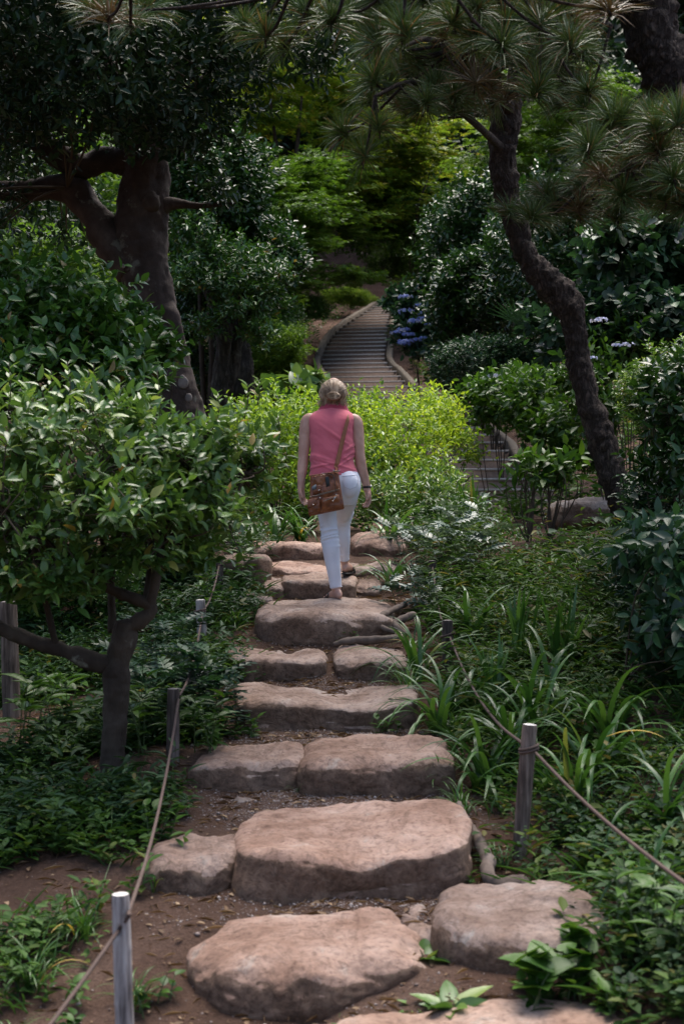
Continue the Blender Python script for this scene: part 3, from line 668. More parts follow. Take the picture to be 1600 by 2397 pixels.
def crown_pts(lobes, n, rs, leaf, k=7, twig=.18, depth=.4, up=.4, flat=0., spread=.8, cut=.55, gap=.0, gs=1.5, wob=.34):
    """leaf positions, axes, normals: leaves sit in whorls on n twigs through the crown's outer volume"""
    lobes = np.asarray(lobes, float); c, r = lobes[:, :3], lobes[:, 3:6]
    wgt = (r[:, 0]*r[:, 1]+r[:, 1]*r[:, 2]+r[:, 0]*r[:, 2]); wgt = wgt/wgt.sum()
    i = rs.choice(len(lobes), n, p=wgt)
    d = norm(rs.normal(size=(n, 3))); rad = (1-depth*rs.rand(n)**1.4)*(1+wob*fbm(d*2.2+i[:, None]*7.3, 3))+(rs.rand(n) < .05)*.22*rs.rand(n)
    p = c[i]+d*r[i]*rad[:, None]
    keep = np.ones(n, bool)
    for q in range(len(lobes)):
        m = (((p-c[q])/r[q])**2).sum(1); keep &= ~((m < cut**2) & (i != q))
    if gap > 0: keep &= fbm(p*gs, 2) > -.9+gap
    p, d = p[keep], d[keep]; n = len(p)
    out = norm(d*np.array([1, 1, 1-flat*.9])); upv = np.array([0, 0, 1.])
    td = norm(out*.8+upv*up+rs.normal(size=(n, 3))*.4*np.array([1, 1, 1-flat*.8]))
    side = norm(np.cross(td, rs.normal(size=(n, 3))))
    side2 = np.cross(td, side)
    f = (np.arange(k)+.5)/k; a = np.arange(k)*2.4
    tl = twig*(.6+.8*rs.rand(n))
    pos = p[:, None]+td[:, None]*((f-.6)[None]*tl[:, None])[..., None]
    rd = side[:, None]*np.cos(a)[None, :, None]+side2[:, None]*np.sin(a)[None, :, None]
    ax = td[:, None]*(.35+.5*f)[None, :, None]+rd*spread+rs.normal(size=(n, k, 3))*.22
    ax[..., 2] *= (1-flat*.75)
    nr = upv*.75+td[:, None]*.35+out[:, None]*.25+rs.normal(size=(n, k, 3))*(.38-.2*flat)
    L = leaf*(.65+.55*rs.rand(n, k))
    tint = np.clip(rs.rand(n)[:, None]*.55+rs.rand(n, k)*.45, 0, .999)
    return pos.reshape(-1, 3), ax.reshape(-1, 3), nr.reshape(-1, 3), L.ravel(), tint.ravel(), p
def crown_mesh(name, lobes, n, leaf, ratio, T, seed, **k):
    rs = np.random.RandomState(seed)
    pos, ax, nr, L, ti, tw = crown_pts(lobes, n, rs, leaf, **k)
    return foliage_mesh(name, T, pos, ax, nr, L, L*ratio*(.85+.3*rs.rand(len(L))), ti), tw
def limb(q, seg=14, amp=.10, nz=6.0, step=14, ridge=0.):
    q = np.array(q, float); s = smooth_path(q, step*(len(q)-1)); s[:, 3] = np.maximum(s[:, 3], .002)
    V, F = tube(s[:, :3], s[:, 3], seg)
    cen = np.vstack([np.repeat(s[:, :3], seg, 0), s[:1, :3], s[-1:, :3]]); rr = np.concatenate([np.repeat(s[:, 3], seg), s[:1, 3], s[-1:, 3]])
    V = V+norm(V-cen)*(amp*rr*fbm(V*nz, 4)+ridge*(np.abs(fbm(V*np.array([26, 26, 11]), 2))-.3))[:, None]
    return V, F
def dl(pts, Y):                                 # (display x, y, radius in display px[, dY]) -> x,y,z,r rows
    o = []
    for p in pts:
        yy = Y+(p[3] if len(p) > 3 else 0); w_ = D(p[0], p[1], yy); o.append((w_.x, w_.y, w_.z, p[2]*DS*yy/FPX))
    return o
def twigs_mesh(name, start, ends, r0=.008, sag_=.03, rs=None):
    m = MB()
    for e in ends:
        s = start[np.argmin(((start-e)**2).sum(1))]; mid = (s+e)/2+np.array([0, 0, -sag_])+(rs.normal(size=3)*.05 if rs is not None else 0)
        q = smooth_path(np.array([s, mid, e]), 7); V, F = tube(q, np.linspace(r0, r0*.3, 7), 5, cap=False); m.add(V, F)
    return m.mesh(name)
def loose_leaves(parent, T, mat, pos, ax, nr, L, W, meshes=None, name='leaf'):
    """single leaves as parts of their own: shared leaf meshes, one object each"""
    me = np_mesh('leaf', T[0], T[1]); me.materials.append(mat)
    y = norm(ax); z = norm(nr-(nr*y).sum(-1, keepdims=True)*y); x = np.cross(y, z); off = Vector(root_loc(parent))
    for i in range(len(pos)):
        M = Matrix(((x[i][0]*W[i], y[i][0]*L[i], z[i][0]*L[i], pos[i][0]-off.x), (x[i][1]*W[i], y[i][1]*L[i], z[i][1]*L[i], pos[i][1]-off.y), (x[i][2]*W[i], y[i][2]*L[i], z[i][2]*L[i], pos[i][2]-off.z), (0,0,0,1)))
        o = bpy.data.objects.new(name, me); COL.objects.link(o); o.parent = parent; o.matrix_local = M

# ---- the small clipped tree on the left, nearest
rs = np.random.RandomState(11)
Y0 = 7.0
ft = thing('small_tree', 'small tree with crooked limbs and fresh glossy leaves, left foreground', 'tree', (X(262,7), 7.0, gz(X(262,7), 7.0)))
base = D(262,1850,7.0)
mb = MB()
mb.add(*limb([(base.x-.01,7.0,gz(base.x,7)-.1,.14)]+dl([(260,1830,36),(261,1740,29),(264,1620,27),(272,1530,31),(286,1460,27),(292,1428,21)], Y0), 36, .26, 9, 30, -.006))
trunk = wlink('trunk', mb.mesh('trunk'), G['bark_small'], ft)
for q in ([(268,1528,24),(215,1518,20),(130,1486,18),(60,1466,17),(0,1438,15),(-70,1400,13)],
          [(290,1445,17),(325,1424,17),(347,1402,15),(335,1384,13),(275,1362,13),(222,1332,11),(202,1290,9),(196,1210,7),(190,1120,5)],
          [(342,1400,12),(358,1330,11),(372,1240,9,.1),(395,1150,6,.2),(430,1080,4,.2)],
          [(335,1390,9,.1),(345,1300,8,.2),(352,1220,6,.3),(380,1130,4,.3)],
          [(245,1345,8),(238,1260,7,-.1),(228,1180,5,-.2),(215,1090,4,-.2)],
          [(258,1450,9,.2),(256,1340,8,.3),(262,1230,7,.3),(275,1120,4,.3)],
          [(200,1300,7),(140,1260,6,-.2),(70,1230,5,-.3),(10,1180,4,-.3)],
          [(372,1240,6,.1),(430,1215,5,.2),(490,1160,4,.3),(560,1090,3,.3)],
          [(130,1486,9),(110,1400,7,-.1),(90,1300,6,-.2),(80,1200,4,-.2)]):
    V, F = limb(dl(q, Y0), 14, .24, 14, 18, -.002); wlink('limb', np_mesh('limb', V, F), G['bark_small'], ft)
def lob(dx, dy, Y, rx, ry, rz): p = D(dx, dy, Y); return (p.x, p.y, p.z, rx, ry, rz)
lobes = [lob(90,1000,7,.42,.5,.17), lob(250,985,7.1,.42,.55,.17), lob(250,1090,7.0,.4,.5,.12), lob(400,1035,7.2,.40,.5,.15), lob(400,1110,7.3,.36,.4,.10), lob(330,1270,6.9,.22,.3,.07), lob(130,1330,6.7,.26,.3,.08), lob(450,1270,7.2,.2,.25,.06), lob(530,1055,7.4,.26,.4,.19), lob(572,1075,7.5,.14,.22,.14), lob(500,960,7.3,.2,.3,.1), lob(60,1200,6.8,.5,.45,.2), lob(250,1160,6.6,.45,.4,.17),
         lob(430,1180,7.1,.36,.45,.15), lob(-120,1080,7,.4,.5,.35), lob(20,1330,6.9,.22,.3,.1), lob(570,1005,7.5,.16,.22,.11), lob(150,930,7.2,.35,.4,.14)]
pos, ax, nr, L, ti, tw = crown_pts(lobes, 1250, rs, .076, k=9, twig=.17, up=.75, depth=.75, spread=.75, cut=.35, gap=.46, gs=3.0, wob=.5)
W = L*.42*(.85+.3*rs.rand(len(L)))
front = np.where((pos[:, 1] < 6.95) & (pos[:, 0] > -1.75))[0]; pick = rs.choice(front, 280, replace=False); msk = np.ones(len(pos), bool); msk[pick] = False
crown = wlink('crown', foliage_mesh('crown', T_F, pos[msk], ax[msk], nr[msk], L[msk], W[msk], ti[msk]), G['leaf_fresh'], ft); crown['kind'] = 'stuff'
loose_leaves(ft, T_F, G['leaf_fresh'], pos[pick], ax[pick], nr[pick], L[pick]*1.1, W[pick]*1.1)
# upright shoots poking out of the top
sm = MB(); sp = []; sa = []; sn = []
for (x, yb, yt, yy) in ((213,960,835,6.9),(365,1000,850,7.0),(205,1000,845,7.1),(500,960,895,7.3),(560,960,880,7.3),(590,930,868,7.4),(270,960,870,7.1),(20,950,830,6.9),(110,960,850,7.0),(160,930,830,6.95),(640,1010,945,7.5)):
    a, b = D(x,yb,yy), D(x+rs.uniform(-8,8),yt,yy); q = np.array([a, a.lerp(b,.5)+Vector((.01,0,0)), b]); V, F = tube(smooth_path(q, 8), np.linspace(.004,.002,8), 5); wlink('shoot', np_mesh('shoot', V, F), G['twig'], ft)
    for k in range(10):
        f = .25+.075*k; p = np.array(a.lerp(b, f)); an = k*2.4; sp.append(p); sa.append((math.cos(an)*.7, math.sin(an)*.7, .75)); sn.append((-math.cos(an)*.6, -math.sin(an)*.6, .6))
sp, sa, sn = map(np.array, (sp, sa, sn)); Ls = .06*(.7+.5*rs.rand(len(sp)))
loose_leaves(ft, T_F, G['leaf_fresh'], sp, sa, sn, Ls, Ls*.42)
tws = tw[rs.choice(len(tw), 260, replace=False)]
st_ = np.array([list(D(x, y, 7+dy)) for (x, y, dy) in ((190,1120,0),(430,1080,.2),(380,1130,.3),(215,1090,-.2),(275,1120,.3),(10,1180,-.3),(560,1090,.3),(80,1200,-.2),(222,1200,0),(372,1240,.1))])
wlink('twigs', twigs_mesh('twigs', st_, tws, .007, .02, rs), G['twig'], ft)['kind'] = 'stuff'

# ---- big dark evergreen on the left
bt = thing('big_tree', 'massive dark old tree with forking trunk and pale lichen spots, left', 'tree', D(470,1295,12.6))
mb = MB(); mb.add(*limb(dl([(505,1330,95,-.2),(480,1250,74,-.1),(448,1120,66),(412,960,62),(382,830,55),(355,700,50),(330,610,60),(322,520,66),(330,430,56),(335,360,50),(300,290,42),(240,180,36),(200,60,30),(160,-80,24)], 12.7), 60, .15, 3.2, 30, -.012))
wlink('trunk', mb.mesh('trunk'), G['bark_big'], bt)
for q in ([(345,380,44),(260,366,30),(180,380,28),(105,335,30),(40,275,26),(-60,225,22)],
          [(305,620,46),(255,560,40),(205,480,36),(155,430,32),(60,440,24),(-60,430,20)],
          [(355,478,26),(400,468,13),(450,472,8),(500,470,5),(540,466,3)],
          [(340,340,40),(390,260,26),(455,215,20),(470,185,14),(520,120,10),(560,40,8)],
          [(60,200,16),(110,150,14),(200,165,12),(290,210,10)],
          [(370,700,34,-.05),(395,730,20,-.12),(418,790,9,-.15)]):
    V, F = limb(dl(q, 12.7), 18, .24, 6); wlink('limb', np_mesh('limb', V, F), G['bark_big'], bt)
# lichen discs on the bark
for (x, y, dy_, r_) in ((345,465,-.17,.09),(372,690,-.06,.08),(300,600,-.16,.06)):   # burrs
    V, F = ellipsoid(D(x, y, 12.7+dy_), (r_, r_*.8, r_*1.1), None, 18, 12); V = V+.02*fbm(V*14, 3)[:, None]; wlink('burr', np_mesh('burr', V, F), G['bark_big'], bt)
for (x, y, r_) in ((420,878,13),(433,912,9),(437,958,10),(418,866,6),(283,610,5),(338,640,6)):
    c = D(x, y, 12.7-.222); V, F = ellipsoid(c, (r_*.0036, .012, r_*.0042), None, 10, 6); V = V+.004*fbm(V*60, 2)[:, None]; wlink('lichen', np_mesh('lichen', V, F), G['endgrain_dark'], bt)
rs = np.random.RandomState(12)
lobes = [lob(40,60,11.5,1.0,1.2,.6), lob(200,120,11,.9,1,.55), lob(350,150,11.4,.8,1,.55), lob(470,170,12,.6,.9,.5), lob(150,250,11.5,.7,.7,.3), lob(420,290,12,.4,.6,.3), lob(500,445,12.6,.22,.3,.14), lob(20,350,13.5,.6,.6,.35), lob(110,480,14,.7,.5,.35),
         lob(300,-80,11.5,1.4,1.5,.7), lob(520,-60,11.5,1.1,1.4,.6), lob(650,60,12.2,.7,.9,.35), lob(720,110,12.6,.4,.6,.22), lob(-200,100,11,1.2,1.5,1.0), lob(30,-250,11,2,2.2,.9), lob(-150,400,12.5,.8,1,.7)]
me, tw = crown_mesh('crown', lobes, 6200, .085, .45, T_L, 12, k=8, twig=.22, up=.2, depth=.6, gap=.25, gs=1.6)
c_ = wlink('crown', me, G['leaf_dark'], bt); c_['kind'] = 'stuff'
ends = tw[rs.choice(len(tw), 160, replace=False)]
wlink('twigs', twigs_mesh('twigs', np.array([list(D(x, y, 12.6)) for (x, y) in ((240,180),(200,60),(160,-80),(105,335),(40,275),(155,430),(455,215),(520,120),(560,40),(290,210))]), ends, .014, -.05, rs), G['twig'], bt)['kind'] = 'stuff'

# ---- shrub prototypes shared by the trees and bushes further off
def proto(name, leaf, ratio, T, n, seed, shape, **k):
    me, tw = crown_mesh(name, shape, n, leaf, ratio, T, seed, **k); return me
round_ = [(0,0,1.0,.8,.8,.7),(.5,.1,1.1,.55,.55,.5),(-.5,-.1,.95,.6,.55,.5),(.1,-.5,.8,.55,.5,.45),(-.1,.2,1.5,.5,.5,.4),(.3,-.3,1.3,.4,.4,.35),(-.35,-.35,1.35,.4,.4,.35),(.0,-.2,.4,.7,.6,.4)]
wide_ = [(0,0,.6,.8,.7,.45),(.7,.1,.5,.6,.5,.4),(-.7,0,.55,.6,.55,.42),(.2,-.4,.4,.6,.4,.35),(-.35,-.35,.75,.4,.4,.3),(.45,-.2,.8,.4,.35,.28)]
def layers(seed, n):
    r_ = np.random.RandomState(seed); o = []
    for i in range(n):
        z = .3+2.0*i/n; a = r_.rand()*6.28; q = .75*r_.rand()**.6; s = .38+.34*r_.rand(); o.append((math.cos(a)*q, math.sin(a)*q, z, s, s*.9, .075+.04*r_.rand()))
    return o
PR = {
 'gloss': proto('foliage_gloss', .095, .46, T_L, 2300, 21, round_, k=8, twig=.2, gap=.25, gs=2.2),
 'dark': proto('foliage_dark', .085, .42, T_L, 2300, 22, round_, k=8, twig=.2, gap=.3, gs=2.0, up=.2),
 'mid': proto('foliage_mid', .075, .5, T_L, 2600, 23, round_, k=8, twig=.2, gap=.3, gs=2.4),
 'willow': proto('foliage_narrow', .085, .24, T_L, 2600, 24, wide_, k=9, twig=.22, gap=.2, gs=2.4, up=.5),
 'wide': proto('foliage_wide', .07, .5, T_L, 2600, 25, wide_, k=8, twig=.2, gap=.2, gs=2.4),
 'maple': proto('foliage_maple', .065, .95, T_M3, 2100, 26, layers(3, 26), k=7, twig=.2, flat=1., up=.0, depth=.95, gap=.2, gs=2.6, cut=0, wob=.2),
 'maple2': proto('foliage_maple', .065, .95, T_M3, 2100, 27, layers(9, 30), k=7, twig=.2, flat=1., up=.0, depth=.95, gap=.25, gs=2.6, cut=0, wob=.2),
 'broad': proto('foliage_broad', .15, .62, T_L, 900, 28, wide_, k=6, twig=.2, gap=.1, gs=2.4, up=.3),
}
def shrub(name, label, cat, dx, dyc, Y, s, kind, mat, rz=0., sx=1, sz=1, zc=1.0, trunk=None, group=None, tm='bark_small', bend=0.):
    """crown proto of scale s whose centre (local height zc*s) falls on display point dx,dyc at distance Y"""
    c = D(dx, dyc, Y); g0 = gz(c.x, c.y); base = Vector((c.x, c.y, min(g0, c.z-zc*s*sz)-.02))
    t = thing(name, label, cat, base, group)
    o = link('crown', PR[kind].copy() if False else PR[kind], None, t, loc=(0, 0, c.z-base.z-zc*s*sz), rot=(0, 0, rz), scale=(s*sx, s, s*sz)); o['kind'] = 'stuff'
    o.material_slots  # slots follow the mesh
    if len(PR[kind].materials) == 0: PR[kind].materials.append(G[mat])
    o.material_slots[0].link = 'OBJECT'; o.material_slots[0].material = G[mat]
    r_ = np.random.RandomState(int(abs(dx)*7+abs(dyc))); h = c.z-base.z
    n = 4 if trunk is None else trunk; rr = .011*s if trunk is None else .055*s
    m = MB()
    for i in range(n):
        a = r_.rand()*6.28; e = Vector((math.cos(a)*s*.4, math.sin(a)*s*.4, h+.2*s*r_.rand()))
        q = [(bend, 0, -.15, rr), (bend*.7+e.x*.15+r_.normal()*.04*s, e.y*.15, e.z*.35, rr*.8), (e.x*.5, e.y*.5+r_.normal()*.05, e.z*.7, rr*.55), (e.x, e.y, e.z, rr*.2)]
        m.add(*limb(q, 9, .12, 8, 8))
    link('stems' if trunk is None else 'trunk', m.mesh('stems'), G[tm], t)
    return t
SH = shrub
# far wood, Y 30..60
far = [
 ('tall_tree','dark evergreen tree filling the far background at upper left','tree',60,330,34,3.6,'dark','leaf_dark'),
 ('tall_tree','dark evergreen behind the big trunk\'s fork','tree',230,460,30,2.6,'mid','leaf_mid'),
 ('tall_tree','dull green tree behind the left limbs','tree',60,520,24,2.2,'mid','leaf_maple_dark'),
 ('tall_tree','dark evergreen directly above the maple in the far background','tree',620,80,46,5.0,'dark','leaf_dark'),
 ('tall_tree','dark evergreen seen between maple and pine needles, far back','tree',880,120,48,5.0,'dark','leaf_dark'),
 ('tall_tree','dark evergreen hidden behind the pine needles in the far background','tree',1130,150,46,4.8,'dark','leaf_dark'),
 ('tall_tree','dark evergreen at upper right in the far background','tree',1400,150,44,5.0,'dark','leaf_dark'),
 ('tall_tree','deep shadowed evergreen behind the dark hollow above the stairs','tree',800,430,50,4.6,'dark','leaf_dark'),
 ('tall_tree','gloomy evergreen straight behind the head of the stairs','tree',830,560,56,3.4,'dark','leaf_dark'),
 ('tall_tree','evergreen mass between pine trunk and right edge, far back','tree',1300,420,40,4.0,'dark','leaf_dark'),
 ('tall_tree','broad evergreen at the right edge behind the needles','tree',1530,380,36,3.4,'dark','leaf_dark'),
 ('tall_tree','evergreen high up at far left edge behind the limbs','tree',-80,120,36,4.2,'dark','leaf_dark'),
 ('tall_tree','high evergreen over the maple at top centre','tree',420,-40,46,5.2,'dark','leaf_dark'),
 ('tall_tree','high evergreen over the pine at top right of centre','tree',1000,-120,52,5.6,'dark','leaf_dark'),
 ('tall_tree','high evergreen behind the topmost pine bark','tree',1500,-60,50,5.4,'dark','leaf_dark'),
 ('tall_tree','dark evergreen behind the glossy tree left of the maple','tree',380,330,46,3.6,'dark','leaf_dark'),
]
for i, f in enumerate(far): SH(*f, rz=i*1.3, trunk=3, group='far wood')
near_bg = [
 ('maple_tree','yellow-green layered maple tree at top centre behind the pine needles','tree',660,260,30,1.9,'maple','leaf_maple',0.3,1.4,1.05,1.2,2),
 ('maple_tree','olive maple tree right of the yellow maple, partly behind needles','tree',800,340,33,1.9,'maple2','leaf_maple',1.9,1.3,1.0,1.2,2,None,'bark_small',-2.2),
 ('maple_tree','green maple tree over the left side of the stairs','tree',690,540,29,1.7,'maple2','leaf_maple_dark',4.0,1.2,.8,1.2,2,None,'bark_small',-1.2),
 ('maple_tree','maple tree with bright tips just left of the dark hollow','tree',640,480,26,1.1,'maple','leaf_maple_dark',2.2,1.4,.8,1.2,2),
 ('maple_tree','low green maple above the left kerb of the stairway','tree',590,640,26,.95,'maple','leaf_maple_dark',5.0,1.5,.75,1.2,2),
 ('maple_tree','maple tree peeping between pine trunk and glossy bushes','tree',930,400,31,1.3,'maple2','leaf_maple',3.3,1.2,.9,1.2,2,None,'bark_small',1.5),
 ('maple_tree','small yellow maple spray behind the pine\'s upper trunk','tree',1260,330,26,1.3,'maple','leaf_maple_dark',.8,1.2,1.0,1.2,2),
 ('glossy_tree','tree with small shiny leaves in front of the maple, right of the big trunk','tree',480,400,19,.82,'gloss','leaf_gloss',.4,1.25,1.0,1.0,3),
 ('glossy_tree','lower crown of shiny small leaves beside the second trunk','tree',520,590,19.5,.95,'gloss','leaf_gloss',2.6,1.2,.95,1.0,3),
 ('bush','round green bush left of the stairway\'s left kerb','bush',585,740,25,.85,'mid','leaf_mid',1.0,1.3,1.0),
 ('bush','dark bush below the second tree near its foot','bush',600,800,24,.8,'mid','leaf_maple_dark',2.0,1.3,.7),
 ('bush','bright little bush at the left shoulder of the stairs','bush',690,700,30,.5,'wide','leaf_mid',.6,1.2,1.0,.6),
 ('bush','yellowish fern-like bush at the head of the stairs','bush',800,680,38,.55,'willow','leaf_maple',.6,1.2,.8,.6),
 ('bush','shadowy bush between big trunk and second tree','bush',440,780,20,.8,'dark','leaf_gloss',.6,1.0,1.1),
 ('bush','dark green tall bush behind the camellia, left edge','bush',60,640,16,1.0,'mid','leaf_maple_dark',.6,1.3,.8),
 ('bush','leafy bush with bright tips right of the dark hollow','bush',950,500,32,1.3,'wide','leaf_mid',.2,1.2,1.2,.6),
 ('bush','bright-tipped bush over the stair head, right side','bush',945,590,33,.85,'willow','leaf_mid',2.9,1.0,1.1,.6),
 ('bush','dark glossy camellia bush right of the stairs, above the hydrangea','bush',1070,600,24,1.1,'gloss','leaf_gloss',1.1,1.1,1.0),
 ('bush','shiny dark bush left of the pine trunk\'s bend','bush',1120,530,22,.95,'gloss','leaf_gloss',3.0,1.1,1.0),
 ('bush','blue-green bush left of the pine trunk, below the bend','bush',1130,680,20,1.0,'gloss','leaf_gloss',4.3,1.2,.9),
 ('bush','dark bush directly behind the pine trunk','bush',1290,600,18,1.1,'dark','leaf_gloss',2.0,1.2,1.1),
 ('bush','pale shining bush between hydrangea and pine trunk','bush',1150,830,18,.75,'wide','leaf_blue',.9,1.3,.8,.6),
 ('bush','low dark bush right of the stair kerb','bush',1060,850,22,.6,'dark','leaf_blue',.9,1.3,.8),
 ('bush','large-leaved bush at the right edge, middle height','bush',1500,600,14,.8,'broad','leaf_blue',.9,1.2,1.1,.6),
 ('bush','large-leaved dark bush at the right edge below the pine needles','bush',1480,740,13,.7,'broad','leaf_blue',2.9,1.2,1.0,.6),
 ('bush','leafy bush with glinting leaves right of the pine trunk','bush',1550,900,11.5,.42,'gloss','leaf_fresh',2.9,1.2,1.0,1.0),
 ('bush','dark bush right of the pine trunk\'s foot','bush',1575,1130,10,.42,'gloss','leaf_blue',.4,1.2,1.0,1.0),
 ('bush','near shadowed bush at the right edge above the bank','bush',1560,1300,8.6,.42,'gloss','leaf_blue',4.4,1.1,1.0,1.0),
 ('bush','dark bush filling the right edge beyond the strap leaves','bush',1510,1430,9.2,.38,'dark','leaf_blue',1.4,1.2,1.0,1.0),
 ('bush','green undergrowth bush left of the pine trunk base','bush',1330,1010,14.5,.38,'mid','leaf_mid',1.4,1.2,.9,1.0),
 ('bush','bush of upright leaves below the pale shining bush','bush',1200,900,16,.45,'mid','leaf_mid',2.4,1.3,.8,1.0),
 ('bush','shadowy undergrowth behind the small tree\'s trunk','bush',130,1330,9.8,.42,'dark','leaf_mid',3.4,1.3,.8,1.0),
 ('bush','deep green thicket under the camellia at the left edge','bush',-20,1180,10.5,.65,'dark','leaf_mid',1.4,1.2,1.0,1.0),
 ('bush','dark thicket behind the small tree, left of the steps','bush',380,1250,11,.5,'dark','leaf_mid',5.0,1.2,.8,1.0),
]
for f in near_bg: SH(*f)
# ---- bright yellow-green bushes behind the walker: own foliage with single leaves
def bright_bush(label, lobes, n, leaf, ratio, T, seed, mat, npick, base, name='bush', k=9, twig=.26, up=.45, cat='bush', nstem=26):
    rs = np.random.RandomState(seed); t = thing(name, label, cat, base)
    pos, ax, nr, L, ti, tw = crown_pts(lobes, n, rs, leaf, k=k, twig=twig, up=up, depth=.6, spread=.8, gap=.2, gs=3)
    W = L*ratio; m = np.ones(len(pos), bool)
    if npick:
        fr = np.argsort(pos[:, 1]+rs.rand(len(pos))*.5)[:npick*3]; pk = rs.choice(fr, npick, replace=False); m[pk] = False
        loose_leaves(t, T, G[mat], pos[pk], ax[pk], nr[pk], L[pk]*1.1, W[pk]*1.1)
    c = wlink('crown', foliage_mesh('crown', T, pos[m], ax[m], nr[m], L[m], W[m], ti[m]), G[mat], t); c['kind'] = 'stuff'
    e = tw[rs.choice(len(tw), min(nstem, len(tw)), replace=False)]; b = np.array(base)
    wlink('stems', twigs_mesh('stems', np.array([b+rs.normal(size=3)*np.array([.12, .12, .02]) for _ in range(6)]), e, .007, -.04, rs), G['twig'], t)['kind'] = 'stuff'
    return t
def gb(dx, Y): x = X(dx, Y); return (x, Y, gz(x, Y))
bright_bush('sunlit yellow-green bush right of the walker\'s shoulder', [lob(930,985,14.4,.55,.6,.36), lob(985,955,14.8,.30,.5,.2), lob(1050,1000,14.7,.2,.3,.06), lob(1020,965,14.9,.22,.3,.06), lob(860,960,14.9,.4,.5,.3), lob(960,1050,14.2,.34,.45,.26), lob(900,1080,13.9,.5,.45,.32), lob(980,920,15,.3,.3,.12)], 800, .058, .44, T_L, 31, 'leaf_yellow', 120, gb(930,14.5))
bright_bush('fresh green bush directly behind the walker\'s left arm', [lob(650,960,14.6,.5,.5,.3), lob(600,1010,14.2,.45,.4,.32), lob(690,1030,14.3,.5,.5,.4), lob(760,970,15,.5,.5,.3), lob(560,960,15,.4,.4,.2), lob(640,1100,14,.5,.4,.3), lob(830,930,15.2,.35,.3,.2)], 950, .062, .44, T_L, 32, 'leaf_lime', 100, gb(660,14.5))
bright_bush('green leafy bush at hip height right of the walker', [lob(880,1130,13.4,.4,.4,.25), lob(960,1140,13.2,.45,.4,.22), lob(1010,1110,13.5,.3,.35,.2), lob(850,1060,13.9,.3,.3,.25)], 480, .065, .4, T_L, 33, 'leaf_fresh', 60, gb(920,13.4))
bright_bush('low tangle of mixed leaves right of the top steps', [lob(930,1220,12.6,.3,.3,.14), lob(1010,1230,12.3,.4,.35,.2), lob(1090,1200,12.4,.35,.35,.24), lob(1160,1250,12,.35,.3,.25), lob(1000,1170,12.9,.35,.3,.2)], 520, .055, .34, T_LANCE, 34, 'leaf_mid', 40, gb(1010,12.5))
bright_bush('yellow-leaved twigs in front of the middle stretch of stairs', [lob(1030,1000,15.5,.26,.3,.12), lob(1080,1042,15.3,.18,.25,.05), lob(1020,940,15.8,.2,.3,.1)], 130, .055, .44, T_L, 35, 'leaf_yellow', 40, gb(1000,15.4), nstem=4)
bright_bush('dark broad-leaved sapling with bare stem before the lower stairs', [lob(1215,1062,11.4,.20,.22,.07), lob(1280,1090,11.2,.22,.22,.09), lob(1170,1085,11.3,.10,.14,.05), lob(1310,1050,11.3,.14,.2,.07)], 46, .115, .42, T_F, 36, 'leaf_mid', 90, gb(1256,11.1), 'sapling', k=6, twig=.12, up=.2, cat='sapling')
bright_bush('large pale-leaved plant at the foot of the stairs left of the walker\'s head', [lob(690,880,17.5,.28,.25,.14), lob(650,905,17.2,.22,.2,.12), lob(735,870,17.8,.16,.2,.08)], 26, .21, .85, T_H, 37, 'leaf_fresh', 60, gb(690,17.5), 'broadleaf_plant', k=5, twig=.1, up=.4, cat='plant')
bright_bush('hydrangea-like leafy plant left of the pine trunk at mid height', [lob(1210,900,14.5,.38,.35,.2), lob(1280,870,14.7,.3,.3,.16), lob(1150,880,15,.3,.3,.16), lob(1290,960,14,.25,.3,.16), lob(1230,985,14.3,.24,.25,.13), lob(1190,945,14.9,.25,.25,.12), lob(1290,1020,13.9,.28,.25,.14)], 400, .1, .5, T_L, 38, 'leaf_mid', 60, gb(1210,14.5), k=6, nstem=3)
bright_bush('overhanging big-leaved branch at the right edge above the bank', [lob(1480,1270,7.6,.2,.25,.1), lob(1550,1230,7.4,.24,.25,.14), lob(1530,1330,7.3,.2,.25,.12), lob(1490,1210,7.9,.16,.2,.12), lob(1560,1450,7.2,.2,.25,.16), lob(1500,1430,7.5,.15,.2,.12)], 140, .095, .46, T_F, 39, 'leaf_blue', 110, gb(1540,7.6), k=6, twig=.12, up=-.3)
bright_bush('glossy pointed-leaf bush at the right edge beside the pine trunk', [lob(1530,880,9.5,.24,.3,.2), lob(1580,940,9.3,.3,.3,.25), lob(1500,960,9.6,.14,.25,.15), lob(1570,1050,9.2,.3,.3,.2), lob(1500,1080,9.4,.16,.2,.12)], 260, .09, .4, T_F, 40, 'leaf_gloss', 80, gb(1520,9.5), k=7, twig=.14)
def big_leaf_bush(*a, **k): return bright_bush(*a, name='camellia_bush', **k)
big_leaf_bush('dense dark camellia bush in front of the big trunk, left edge', [lob(60,660,10.4,.55,.5,.3), lob(170,680,10.2,.4,.45,.28), lob(60,780,10,.55,.5,.3), lob(210,770,10,.4,.4,.26), lob(120,870,9.8,.6,.5,.28), lob(280,860,9.9,.36,.35,.2), lob(-60,720,10.2,.5,.5,.5)], 950, .098, .5, T_F, 44, 'leaf_camellia', 160, gb(100,10.3), k=7, twig=.18, up=.3)
big_leaf_bush('camellia branches reaching right across the big trunk', [lob(310,740,10.4,.2,.25,.16), lob(350,800,10.3,.22,.25,.1), lob(395,800,10.3,.12,.15,.06), lob(290,810,10.2,.25,.25,.14)], 130, .098, .5, T_F, 45, 'leaf_camellia', 90, gb(300,10.6), k=7, twig=.16, up=.2)
